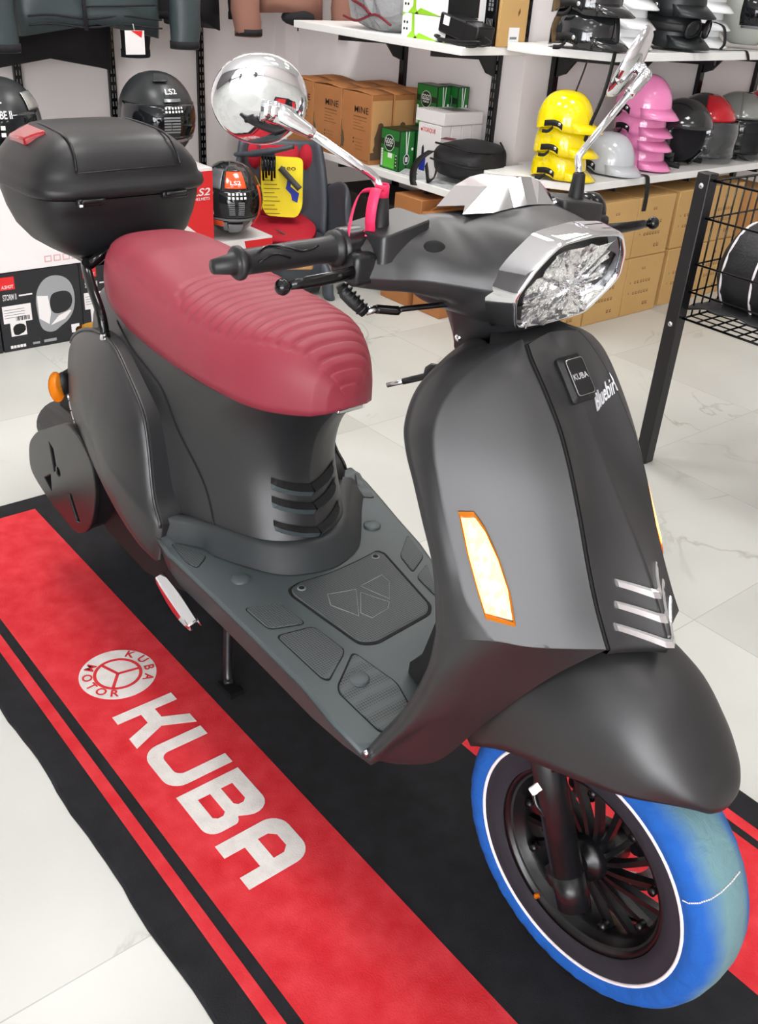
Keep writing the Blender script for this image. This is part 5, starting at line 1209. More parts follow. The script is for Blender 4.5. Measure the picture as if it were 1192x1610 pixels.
# ------------------------------------------------------------------ helmets
mat('yellow_gloss', (250, 224, 0), .12, coat=.6); mat('pink_gloss', (242, 140, 194), .14, coat=.6); mat('grey_gloss', (196, 200, 206), .14, coat=.6); mat('white_gloss', (240, 242, 244), .14, coat=.6)
mat('black_gloss', (34, 36, 38), .10, coat=.7); mat('black_satin', (30, 34, 36), .35); mat('red_gloss', (196, 18, 36), .1, coat=.7); mat('silver_gloss', (150, 152, 148), .14, .3, coat=.6)
mat('visor_dark', (24, 28, 32), .06, trans=.35, ior=1.3, coat=.5); mat('visor_clear', (196, 202, 206), .02, trans=.95, ior=1.3, coat=.8); mat('lining', (18, 17, 24), .9)
def half_helmet(m, brim=.042):
    """open jockey helmet facing +x, base on z=0"""
    t = bpy.data.objects.new('half_helmet', None); COL.objects.link(t)
    mb = MB(); rows = []
    for i in range(13):
        ph = PI / 2 * i / 12; row = []
        for j in range(32):
            th = 2 * PI * j / 32; r = math.sin(ph) ** .85 if i else 0
            x, y_ = .104 * r * math.cos(th), .091 * r * math.sin(th)
            z = .030 + .112 * math.cos(ph) ** .95 if i < 12 else .030
            if i == 12:
                z -= .022 * max(0, -math.cos(th)) ** .7 * 1.0
            row.append((x, y_, z))
        rows.append(row)
    low = []
    for j in range(32):
        th = 2 * PI * j / 32; c = math.cos(th); zz = .006 + .022 * math.exp(-((th - PI / 2) % PI - 0) ** 2 * 0) * 0
        up_ = .016 * max(0, 1 - (abs(abs(th if th <= PI else th - 2 * PI) - 1.9) / .55) ** 2)
        low.append((.1055 * c, .0925 * math.sin(th), .006 + up_))
    rows.append(low); rows.append([(p[0] * .95, p[1] * .95, p[2]) for p in low]); rows.append([(p[0] * .93, p[1] * .93, .035) for p in low])
    mb.grid(rows, cv=True); mb.build('shell', m, t)
    mb = MB(); a, b_, c_ = [], [], []
    for k in range(17):
        th = -1.05 + 2.1 * k / 16; e = math.cos(th * 1.3) ** .6 if abs(th) < 1.04 else .1
        p = (.104 * math.cos(th), .0915 * math.sin(th)); a.append((p[0] - .006, p[1] * .985, .040)); b_.append((p[0] + brim * .5 * e, p[1] * (1 + .02 * e), .022)); c_.append((p[0] + brim * e, p[1] * (1 + .04 * e), .006))
    mb.grid([a, b_, c_]); mb.build('brim', m, t, solid=.004)
    for s in (-1, 1):
        mb = MB(); mb.grid(band(cr([(-.055, s * .0805, .030), (-.025, s * .0915, .036), (.0, s * .095, .034), (.016, s * .094, .024)], 5), .010, (0, 0, 1))); mb.grid(band(cr([(-.018, s * .093, .022), (-.035, s * .091, .006), (-.06, s * .080, .003)], 5), .006, (0, 0, 1)))
        mb.build('ear_strap', 'strap_black', t, solid=.003)
    for s in (-1, 1):
        mb = MB(); mb.sphere((.005, s * .098, .034), (.006, .003, .006), 10, 6)
        mb.build('snap_button', 'chrome', t)
    return t
used = {}
def put(proto, loc, rz, label, cat='helmet', group=None, scale=1.0):
    if proto.name not in used: used[proto.name] = 1; o = proto; o.location = loc; o.rotation_euler = (0, 0, rz); o.scale = (scale,) * 3; tag(o, label, cat, group); return o
    return dup(proto, loc, rz, label, group, scale) if not proto.get('category') is None else None
H = half_helmet('yellow_gloss'); G = 'stack of yellow helmets'
for k, lb in enumerate(('yellow jockey helmet at the bottom of the yellow stack', 'yellow jockey helmet in the middle of the yellow stack', 'yellow jockey helmet on top, with a strap hanging over it')): put(H, (-2.485 + .004 * k, 2.955 - .006 * k, ZH + .001 + .084 * k), .38 + .04 * k, lb, group=G)
H = half_helmet('grey_gloss'); put(H, (-2.485, 3.245, ZH + .001), .02, 'pale grey jockey helmet between the yellow and pink stacks', scale=1.06)
H = half_helmet('pink_gloss'); G = 'stack of pink helmets'
for k, (z, lb) in enumerate(((0, 'pink jockey helmet at the bottom of the pink stack'), (.076, 'pink jockey helmet second from the bottom of the pink stack'), (.128, 'pink jockey helmet third from the bottom of the pink stack'), (.196, 'pink jockey helmet on top of the pink stack'))): put(H, (-2.505 + .01 * (k == 3), 3.468 - .016 * k, ZH + .001 + z), .06 - .05 * (k % 2), lb, group=G, scale=1.02 + .10 * (k == 3))
H = half_helmet('black_gloss'); G = 'pair of glossy black helmets'
for k, lb in enumerate(('glossy black jockey helmet at the left end of the upper shelf, lower one', 'glossy black jockey helmet at the left end of the upper shelf, upper one')): put(H, (-2.485, 2.985 - .006 * k, ZHT + .001 + .104 * k), .34 + .04 * k, lb, group=G, scale=1.20)
H = half_helmet('white_gloss'); G = 'white helmets on the upper shelf'
ord_ = ('bottom', 'second', 'third', 'top')
for k in range(4): put(H, (-2.545, 3.225, ZHT + .001 + .064 * k), .10, 'white jockey helmet behind the left chrome mirror, %s of its stack' % ord_[k], group=G, scale=1.12)
for k in range(4): put(H, (-2.58, 3.77, ZHT + .001 + .062 * k), .02, 'white jockey helmet right of the goggled helmets, %s of its stack' % ord_[k], group=G, scale=1.12)
H = half_helmet('black_satin'); G = 'black helmets with goggles'
h1 = put(H, (-2.505, 3.505, ZHT + .004), .05, 'satin black helmet with goggles at the bottom of its pair', group=G, scale=1.26); h2 = put(H, (-2.505, 3.50, ZHT + .108), .08, 'satin black helmet on top of the goggled one', group=G, scale=1.26)
t = thing('goggles', 'black riding goggles strapped round the lower satin black helmet', 'goggles', (-2.505, 3.505, ZHT + .080))
mb = MB()
for s in (-1, 1):
    for k in range(1): mb.lathe([(.036, -.004), (.040, .004), (.036, .012), (.030, .012)], (.136, s * .044, 0), (.94, s * .34, -.05), 20, 0, sy=.72)
mb.tube(cr([(.13, -.08, 0), (.06, -.126, .002), (-.05, -.135, .002), (-.14, -.06, .002), (-.14, .06, .002), (-.05, .135, .002), (.06, .126, .002), (.13, .08, 0)], 4), .009, 6, flat=(1.6, .5)); mb.build('goggle_frame', 'dark_plastic', t)
mb = MB()
for s in (-1, 1): mb.lathe([(.033, .008), (.02, .012), (0, .013)], (.136, s * .044, 0), (.94, s * .34, -.05), 18, 0, sy=.72)
mb.build('goggle_lens', 'visor_dark', t)
def open_helmet(shell_m, visor_m, stripe=None, visor_low=True, side=None):
    """three quarter helmet facing +x, base on z=0, 0.25 tall"""
    t = bpy.data.objects.new('open_face_helmet', None); COL.objects.link(t)
    rows = []; Rx, Ry, Rz = .135, .118, .128
    for i in range(19):
        ph = PI * .86 * i / 18; row = []
        for j in range(33):
            th = .0 + 2 * PI * j / 32
            lim = 1.0
            x = Rx * math.sin(ph) * math.cos(th); y_ = Ry * math.sin(ph) * math.sin(th); z = .122 + Rz * math.cos(ph)
            row.append((x, y_, max(z, .002)))
        rows.append(row)
    mb = MB()                                    # keep the shell, leave the face open
    K = 33; keep = []
    vs = [p for r in rows for p in r]
    for i in range(18):
        for j in range(32):
            c = [(i, j), (i, j + 1), (i + 1, j + 1), (i + 1, j)]; P = [rows[a][b_] for a, b_ in c]; cx_ = sum(p[0] for p in P) / 4; cz_ = sum(p[2] for p in P) / 4
            if not (cx_ > .052 and cz_ < .150): keep.append(tuple(a * K + b_ for a, b_ in c))
    mb.add(vs, keep); mb.build('shell', shell_m, t, solid=.008)
    mb = MB(); mb.sphere((-.004, 0, .122), (.118, .104, .114), 24, 14); mb.v = [(min(p[0], .075), p[1], max(p[2], .004)) for p in mb.v]; mb.build('lining', 'lining', t)
    if stripe:
        mb = MB(); rw = []
        for i in range(12):
            ph = .25 + 1.02 * i / 11; rw.append([((Rx + .0045) * math.sin(ph) * math.cos(th), (Ry + .0045) * math.sin(ph) * math.sin(th), .122 + (Rz + .0045) * math.cos(ph)) for th in [-.95 + 1.9 * k / 16 for k in range(17)]])
        mb.grid(rw); mb.build('front_panel', stripe, t, solid=.003)
    if visor_m:
        mb = MB(); rw = []
        for i in range(13):
            ph = 1.30 + .95 * i / 12; b_ = .016 + .010 * math.sin((i / 12) * PI * .5)
            rw.append([((Rx + b_) * math.sin(min(ph, 1.9)) * math.cos(th), (Ry + b_) * math.sin(min(ph, 1.9)) * math.sin(th), max(.012, .122 + (Rz + b_) * math.cos(ph))) for th in [-1.35 + 2.7 * k / 28 for k in range(29)]])
        mb.grid(rw); mb.build('visor', visor_m, t, solid=.002)
        mb = MB()
        for s in (-1, 1): mb.lathe([(.018, 0), (.017, .006), (0, .008)], (.03, s * .118, .132), (.15, s, 0), 16)
        mb.build('visor_pivot', 'dark_plastic', t)
    mb = MB(); mb.tube([((Rx * .62 + .05) * math.cos(th), Ry * math.sin(th) * 1.0, .018) for th in [-1.9 - .1 + k * .0 for k in range(1)]] + [(.03, -.085, .012), (.09, -.07, .006)], .008, 6, flat=(1.5, .5)); mb.build('chin_strap', 'strap_black', t)
    return t
o = open_helmet('black_gloss', None, None); o.location = (-2.49, 3.70, ZH + .001); o.scale = (1.02,) * 3; o.rotation_euler = (0, 0, -.10); tag(o, 'glossy black open face helmet right of the pink stack', 'helmet')
mb = MB(); rw = []
for i in range(8):
    ph = .9 + 1.35 * i / 7; rw.append([((.135 + .005) * math.sin(ph) * math.cos(th), (.118 + .005) * math.sin(ph) * math.sin(th), max(.01, .122 + .133 * math.cos(ph))) for th in [-2.05 + .42 * k / 6 for k in range(7)]])
mb.grid(rw); mb.build('red_flash', 'red_gloss', o, solid=.003)
o = open_helmet('black_gloss', 'visor_clear', 'red_gloss'); o.location = (-2.53, 3.915, ZH + .001); o.scale = (1.05,) * 3; o.rotation_euler = (0, 0, -.10); tag(o, 'open face helmet with red crown and clear visor', 'helmet')
o = open_helmet('silver_gloss', 'visor_dark', 'silver_gloss'); o.location = (-2.53, 4.17, ZH + .001); o.scale = (1.05,) * 3; o.rotation_euler = (0, 0, -.06); tag(o, 'grey open face helmet with dark visor beside the red one', 'helmet')
o = open_helmet('red_gloss', 'visor_dark', 'red_gloss'); o.location = (-2.55, 4.43, ZH + .001); o.scale = (1.05,) * 3; o.rotation_euler = (0, 0, -.06); tag(o, 'red open face helmet cut by the right edge, lower shelf', 'helmet')
# straps dangling over the shelf edges
def strap(label, pts, w, wd):
    mb = MB(); mb.grid(band(cr(pts, 6), w, wd)); o = mb.build('helmet_strap', 'strap_black', None, solid=.002); tag(o, label, 'strap', 'loose helmet straps'); return o
strap('wide black strap hanging from the black helmets over the yellow stack', [(-2.40, 3.03, ZHT + .16), (-2.352, 3.005, ZHT + .06), (-2.345, 2.992, ZHT - .04), (-2.352, 2.980, ZHT - .14), (-2.372, 2.962, ZHT - .235), (-2.385, 2.958, ZHT - .31)], .0075, (.3, 1, 0))
strap('thin black strap hanging at the left end of the upper helmet shelf', [(-2.43, 3.02, ZHT + .008), (-2.44, 2.985, ZHT + .0), (-2.445, 2.965, ZHT - .07), (-2.45, 2.93, ZHT - .18), (-2.452, 2.915, ZHT - .28)], .003, (1, .3, 0))
strap('black strap hanging over the lower shelf edge below the grey helmet', [(-2.38, 3.315, ZH + .006), (-2.352, 3.33, ZH + .004), (-2.343, 3.335, ZH - .02), (-2.338, 3.338, ZH - .08), (-2.338, 3.338, ZH - .13)], .011, (.1, 1, 0))
strap('black strap lying on the upper shelf right of the goggles', [(-2.44, 3.70, ZHT + .10), (-2.40, 3.715, ZHT + .085), (-2.385, 3.72, ZHT + .03), (-2.39, 3.715, ZHT + .006), (-2.365, 3.79, ZHT + .006), (-2.35, 3.83, ZHT + .005), (-2.342, 3.85, ZHT - .03)], .007, (.3, 1, 0))
strap('black strap on the lower shelf between the red and grey helmets', [(-2.42, 4.06, ZH + .03), (-2.39, 4.085, ZH + .008), (-2.37, 4.11, ZH + .004)], .012, (.8, .6, 0))

# ------------------------------------------------------------------ full face helmets
mat('decal_white', (232, 232, 232), .4); mat('orange_gloss', (236, 84, 34), .15, coat=.5); mat('gun_grey', (120, 122, 126), .25, .4, coat=.4)
def full_helmet(loc, rz, label, base_m, decals, sc=1.0):
    t = thing('full_face_helmet', label, 'helmet', loc, rz); t.scale = (sc,) * 3
    def sp(ph, th, e=0.0):
        f = 1 + .10 * max(0, math.cos(th)) * max(0, math.sin(ph)) * (1 if ph > 1.5 else (ph / 1.5))
        w = 1 - .10 * max(0, ph - 1.6)
        return Vector(((.132 + e) * math.sin(ph) ** .9 * math.cos(th) * f, (.114 + e) * math.sin(ph) ** .9 * math.sin(th) * w, max(.002, .130 + (.125 + e) * math.cos(ph))))
    mb = MB(); mb.grid([[sp(PI * .87 * i / 20 + .001, 2 * PI * j / 36) for j in range(36)] for i in range(21)], cv=True, cap=(False, True)); mb.build('shell', base_m, t)
    def patch(name, m, p0, p1, t0, t1, e, sol=.003, n=10, k=18, sk=0.0):
        mb = MB(); mb.grid([[sp(p0 + (p1 - p0) * i / n + sk * (j / k - .5), t0 + (t1 - t0) * j / k, e) for j in range(k + 1)] for i in range(n + 1)]); return mb.build(name, m, t, solid=sol)
    patch('visor', 'visor_dark', 1.18, 1.92, -1.25, 1.25, .003)
    patch('chin_vent', 'gun_grey', 2.12, 2.52, -.30, .30, .004)
    patch('top_vent', base_m, .30, .62, -.30, .30, .005)
    patch('trim_line', 'gun_grey', 1.94, 2.0, -1.2, 1.2, .004)
    for d in decals: d(t, sp, patch)
    return t
def dtext(txt, ph, th, size, w, m='decal_white', e=.0065, bold=.02):
    def f(t, sp, patch):
        mb = MB(); mb.text(txt, (0, 0, 0), (1, 0, 0), (0, 1, 0), size, 0, 'CENTER', bold, lift=0, width=w)
        mb.v = [tuple(sp(ph - q[1] / .125, th + q[0] / .125, e)) for q in mb.v]; mb.build('lettering', m, t, recalc=False)
    return f
def dbar(m, *a, **k): return lambda t, sp, patch: patch('decal', m, *a, **k)
def ddots(ph0, th0, rows_, cols_, dp, dt, m='decal_white'):
    def f(t, sp, patch):
        mb = MB()
        for i in range(rows_):
            for j in range(cols_):
                p, q = ph0 + i * dp, th0 + j * dt; mb.poly([tuple(sp(p - dp * .3, q - dt * .3, .0075)), tuple(sp(p - dp * .3, q + dt * .3, .0075)), tuple(sp(p + dp * .3, q + dt * .3, .0075)), tuple(sp(p + dp * .3, q - dt * .3, .0075))])
        mb.build('sticker_symbols', m, t, recalc=False)
    return f
ZB = .556
mat('pale_shell', (178, 182, 174), .18, coat=.5)
full_helmet((-2.49, 4.02, ZHT + .001), -.10, 'pale grey full face helmet with mirrored visor at the right end of the upper shelf', 'pale_shell', [dbar('red_gloss', 1.2, 1.9, .75, 1.2, .0042, .001)], 1.05)
full_helmet((-3.32, 1.165, ZB), -.45, 'black full face helmet with white lettering at the far left, behind the top case', 'black_satin', [dtext('LS2', .98, 0, .022, .060, e=.007), dtext('STROBE II', 1.28, .10, .019, .085), ddots(1.45, -.28, 2, 4, .13, .16), dbar('grey', 1.62, 1.86, -.15, .05, .0065, .0005), dbar('silver_gloss', .75, 1.15, .95, 1.6, .003, .001)], 1.16)
full_helmet((-3.34, 1.735, ZB), -.30, 'black full face helmet with sticker grid on its visor, behind the top case', 'black_satin', [dtext('LS2', .95, .25, .016, .045, e=.007), dbar('gun_grey', 1.05, 1.12, .0, .5, .005, .001), ddots(1.25, .02, 2, 6, .075, .085), ddots(1.45, .16, 6, 1, .06, .7, 'grey')], 1.18)
full_helmet((-3.275, 1.997, .279), -.40, 'orange and grey full face helmet standing on the red and white box', 'black_gloss', [dbar('orange_gloss', .62, 1.12, -.36, .36, .0045, .001), dbar('gun_grey', .55, 1.15, -1.1, -.5, .0045, .001), dtext('LS2', 1.03, 0, .014, .045, e=.008), ddots(1.26, -.22, 2, 5, .10, .12), ddots(1.48, 0, 7, 1, .052, .75, 'grey'), dbar('decal_white', 1.25, 1.40, -1.12, -.72, .0065, .0006), dbar('decal_white', 1.45, 1.62, -1.12, -.72, .0065, .0006), dbar('decal_white', 1.67, 1.84, -1.10, -.72, .0065, .0006), dbar('orange_gloss', 2.02, 2.22, -.95, -.45, .005, .001), dbar('orange_gloss', 1.1, 2.2, .85, .97, .0055, .001), dbar('gun_grey', 2.05, 2.4, -.5, -.32, .005, .001)], 1.06)

# ------------------------------------------------------------------ helmet cartons on the floor at the left
def storm(mb, a, b, h):
    px_(mb, a, -b, b, 0, h, 3, .0004)
    px_(mb, a, -b + .012, -b + .062, h - .055, h - .012, 1, .0008); mb.text('A.SHOT', (a + .0010, -b + .037, h - .050), (0, 1, 0), (0, 0, 1), .011, 0, 'CENTER', .02, width=.040)
    mb.text('STORM II', (a + .0010, -b + .017, h - .090), (0, 1, 0), (0, 0, 1), .020, 0, 'LEFT', .02, width=.046); px_(mb, a, -b + .072, -b + .118, h - .082, h - .077, 0, .0008)
    px_(mb, a, -b + .010, -b + .108, h - .170, h - .110, 0, .0008); px_(mb, a, -b + .03, -b + .084, h - .218, h - .170, 0, .0008)
    for k in range(4): px_(mb, a, -b + .015, -b + .085, h - .125 - .009 * k, h - .1235 - .009 * k, 2, .0010)
    for k in range(12): px_(mb, a, -b + .052 + .004 * k, -b + .0535 + .004 * k + .001 * (k % 3), h - .165, h - .15, 2, .0010)
    H0 = [(.015, .07), (.03, .05), (.06, .044), (.085, .062), (.115, .08), (.138, .12), (.142, .18), (.125, .225), (.085, .245), (.045, .238), (.018, .205), (.008, .165), (.010, .115)]
    P_ = smooth_poly(H0, 2); pol_px(mb, a, [(-b + .118 + u * 1.05, v) for u, v in P_], 4, .0008)
    pol_px(mb, a, [(-b + .118 + u * 1.05, v) for u, v in smooth_poly([(.055, .12), (.075, .105), (.12, .115), (.135, .15), (.122, .185), (.07, .185), (.055, .165)], 2)], 3, .0011)
    pol_px(mb, a, [(-b + .118 + u * 1.05, v) for u, v in ((.014, .10), (.045, .075), (.055, .115), (.05, .175), (.014, .18))], 0, .0010); pol_px(mb, a, [(-b + .118 + u * 1.05, v) for u, v in ((.05, .07), (.10, .085), (.125, .11), (.12, .114), (.08, .10))], 0, .0011)
    pol_px(mb, a, [(-b + .057 + (u - .066) * .33, h - .195 + (v - .147) * .2) for u, v in H0], 2, .0011)
    for k in range(5): px_(mb, a, -b + .022 + .011 * k, -b + .031 + .011 * k, .010, .020, 0, .0008)
    px_(mb, a, -b + .10, -b + .125, .012, .020, 4, .0008); px_(mb, a, -b + .14, -b + .185, .012, .022, 4, .0008); px_(mb, a, b - .045, b - .015, .03, .06, 0, .0008)
SS = ['off_white', 'red', 'black_print', 'print_black_card', 'print_pale_grey']
mat('print_black_card', (34, 34, 38), .5); mat('print_pale_grey', (150, 152, 154), .5)
G = 'black helmet cartons on the floor'
carton('helmet_carton', 'black printed helmet carton on the floor at the left edge, cut by the frame', 'box', -3.52, -3.18, .735, 1.028, 0, .270, 'print_black_card', storm, SS, G)
carton('helmet_carton', 'black printed helmet carton on the floor with a big helmet picture', 'box', -3.52, -3.18, 1.034, 1.322, 0, .270, 'print_black_card', storm, SS, G)
carton('helmet_carton', 'black printed helmet carton on the floor, partly behind the scooter seat', 'box', -3.52, -3.19, 1.328, 1.61, 0, .270, 'print_black_card', storm, SS, G)
def pale(mb, a, b, h):
    for k in range(3): px_(mb, a, .06, .20, h * .62 - .012 * k, h * .62 - .012 * k + .002, 2)
    for k in range(16): px_(mb, a, .155 + .005 * k, .157 + .005 * k + .001 * (k % 3), h * .44, h * .52, 2)
    px_(mb, a, .09, .15, h * .75, h * .93, 1); px_(mb, a, .19, .23, h * .83, h * .85, 1)
    for k in range(4): px_(mb, a, .13 + .032 * k, .155 + .032 * k, .018, .040, 1); px_(mb, a, .134 + .032 * k, .151 + .032 * k, .022, .036, 3, .0009)
carton('white_helmet_carton', 'large white carton with pale red print stacked on the black cartons', 'box', -3.50, -3.18, .75, 1.405, .272, .553, 'off_white', pale, ['off_white', 'pale_print', 'grey', 'off_white'])
def redwhite(mb, a, b, h):
    px_(mb, a, -b, b, 0, h, 0, .0004); pol_px(mb, a, [(-b + .10, h * .96), (b, h * .96), (b, 0), (b - .005, 0), (-b + .10, h * .50), (-b + .135, h * .62)], 1, .0008)
    pol_px(mb, a, [(-b + .10, h * .5), (b - .10, h * .62), (b, .0), (b, h * .96), (-b + .12, h * .96), (-b + .16, h * .70)], 1, .0007)
    mb.text('LS2', (a + .0011, b - .012, h * .66), (0, 1, 0), (0, 0, 1), .026, 0, 'RIGHT', .02, width=.075, shear=.2); mb.text('HELMETS', (a + .0011, b - .014, h * .60), (0, 1, 0), (0, 0, 1), .010, 0, 'RIGHT', .01, width=.065)
carton('helmet_carton', 'red and white helmet carton standing right of the top case', 'box', -3.52, -3.18, 1.58, 1.864, .272, .553, 'off_white', redwhite, ['off_white', 'red'], 'red and white helmet cartons')
carton('helmet_carton', 'plain white carton on the floor under the red and white one', 'box', -3.52, -3.185, 1.616, 1.862, 0, .270, 'off_white', None, (), 'red and white helmet cartons')
def redwhite2(mb, a, b, h):
    px_(mb, a, -b, b, 0, h, 0, .0004); pol_px(mb, a, [(.0, h * .97), (b, h * .97), (b, h * .3), (.055, h * .3)], 1, .0008); mb.text('LS2', (a + .0011, b - .006, h * .72), (0, 1, 0), (0, 0, 1), .028, 0, 'RIGHT', .02, width=.075, shear=.2)
carton('helmet_carton', 'red and white helmet carton on the floor that the orange helmet stands on', 'box', -3.52, -3.18, 1.868, 2.127, 0, .278, 'off_white', redwhite2, ['off_white', 'red'], 'red and white helmet cartons')

# ------------------------------------------------------------------ child seat in the corner
mat('seat_grey', (72, 78, 86), .45); mat('cushion_red', (178, 22, 44), .8, bump=(120, .3, .003)); mat('tag_yellow', (244, 224, 30), .5); mat('strap_grey', (74, 72, 70), .7)
t = thing('child_seat', 'dark grey child bicycle seat with red cushions and a yellow card', 'child seat', (-3.45, 2.36, 0), -.50); t.scale = (1.1, 1.13, .90)
mb = MB(); rows = []
for i in range(13):                              # backrest shell, concave towards +x
    q = i / 12; z = .20 + .42 * q; w = .165 - .02 * q + .015 * math.sin(q * PI); lean = -.10 - .10 * q; row = []
    for j in range(13):
        a = -1.25 + 2.5 * j / 12; row.append((lean + .10 * (1 - math.cos(a)) * 1.3, w * math.sin(a) / math.sin(1.25), z - .02 * math.cos(a * 1.2) * (q > .95)))
    rows.append(row)
mb.grid(rows); mb.build('back_shell', 'seat_grey', t, solid=.018)
for s in (-1, 1):                                # side wings
    mb = MB(); rw = []
    for i in range(9):
        q = i / 8; x = -.08 + .28 * q; zt_ = .425 + .05 * math.sin(q * PI) + .01 * q; y_ = s * (.168 + .05 * math.sin(q * 2.4)); rw.append([(x, y_ - s * .01, .17), (x, y_ + s * .012, .24), (x, y_ + s * .006, .34), (x, y_ - s * .004, zt_ - .015), (x, y_, zt_), (x, y_ + s * .02, zt_ - .01), (x, y_ + s * .03, .30), (x, y_ + s * .02, .17)])
    mb.grid(rw, cv=True, cap=(True, True)); mb.build('side_wing', 'seat_grey', t, sub=1)
mb = MB(); mb.grid([[(-.13, -.15, .17), (-.13, .15, .17)], [(-.13, -.15, .215), (-.13, .15, .215)], [(.10, -.16, .205), (.10, .16, .205)], [(.20, -.15, .19), (.20, .15, .19)], [(.23, -.13, .12), (.23, .13, .12)], [(.20, -.12, .02), (.20, .12, .02)], [(-.10, -.12, .02), (-.10, .12, .02)], [(-.13, -.15, .17), (-.13, .15, .17)]]); mb.build('seat_base', 'seat_grey', t, solid=.012)
for s in (-1, 1):
    mb = MB(); mb.tube(cr([(.16, s * .12, .16), (.24, s * .14, .10), (.26, s * .145, .03), (.25, s * .15, .012)], 5), .032, 12, flat=(1, .6)); mb.build('foot_rest', 'seat_grey', t)
mb = MB(); rw = []
for i in range(9):
    q = i / 8; x = -.10 + .27 * q; w = .085 + .03 * math.sin(q * PI * 1.2) + .02 * q; rw.append([(x, w * u, .222 + .03 * (1 - q) ** 2 + .012 * (1 - u * u) + (.02 * abs(u) ** 3)) for u in (-1, -.6, -.2, .2, .6, 1)])
rb = [[(-.112 - .085 * q + .02, .075 * u, .25 + .33 * q) for u in (-1, -.5, 0, .5, 1)] for q in (0, .25, .5, .75, 1)]
mb.grid(rw); mb.build('seat_cushion', 'cushion_red', t, solid=.022)
mb = MB(); mb.grid(rb); mb.build('back_cushion', 'cushion_red', t, solid=.02)
for s in (-1, 1):
    mb = MB(); mb.sphere((-.15, s * .105, .53), (.028, .034, .065), 14, 10); mb.build('head_pad', 'cushion_red', t)
mb = MB(); mb.grid(band(cr([(-.10, -.06, .56), (-.03, .0, .50), (.02, .06, .43)], 5), .012, (0, .7, .7))); mb.grid(band(cr([(.08, -.03, .26), (.11, 0, .245), (.15, .01, .22)], 4), .004, (0, 1, 0))); mb.build('harness_strap', 'strap_grey', t, solid=.003)
mb = MB(); mb.tube(cr([(-.12, -.16, .545), (-.05, -.11, .565), (.03, -.03, .60), (.05, .03, .625)], 5), [.016] * 5 + [.022] * 5 + [.016] * 6, 10, flat=(.7, 1.2)); mb.box((-.0, -.055, .54), (.02, .05, .07)); mb.build('harness_buckle', 'seat_grey', t)
mb = MB()
for k in range(5): mb.tube([(.012 + .003 * k, -.078 + .011 * k, .57), (.022, -.074 + .010 * k, .465 + .012 * (k % 3))], .0045, 6)
mb.build('bristle_tab', 'gloss_black', t)
mb = MB(); P = fillet([(-.060, .300), (.055, .292), (.075, .345), (.078, .555), (-.080, .560), (-.078, .34)], .025); mb.grid([[(.005 - (v - .26) * .18, u, v) for u, v in P], [(.007 - (v - .26) * .18, u, v) for u, v in P]], cv=True); mb.poly([(.007 - (v - .26) * .18, u, v) for u, v in P]); cdx = lambda v: .0085 - (v - .26) * .18
mb.poly([(cdx(.37), .035, .37), (cdx(.36), .055, .36), (cdx(.40), .062, .40), (cdx(.43), .03, .43), (cdx(.47), .035, .47), (cdx(.475), .022, .475), (cdx(.42), .012, .42), (cdx(.395), .032, .395)], 1)
for k in range(9): v = .31 + .018 * k; mb.poly([(cdx(v), -.07, v), (cdx(v), -.01 - .01 * (k % 3), v), (cdx(v + .0025), -.01 - .01 * (k % 3), v + .0025), (cdx(v + .0025), -.07, v + .0025)], 2)
mb.text('aeo', (cdx(.50), .0, .50), (0, 1, 0), (-.18, 0, 1), .022, 2, 'LEFT', .01, width=.05)
mb.build('yellow_card', ['tag_yellow', 'blue_print', 'print_brown'], t, recalc=False)
mb = MB(); mb.box((.235, .02, .155), (.03, .14, .05)); mb.build('front_pouch', 'tan_pale', t, bevel=.01)

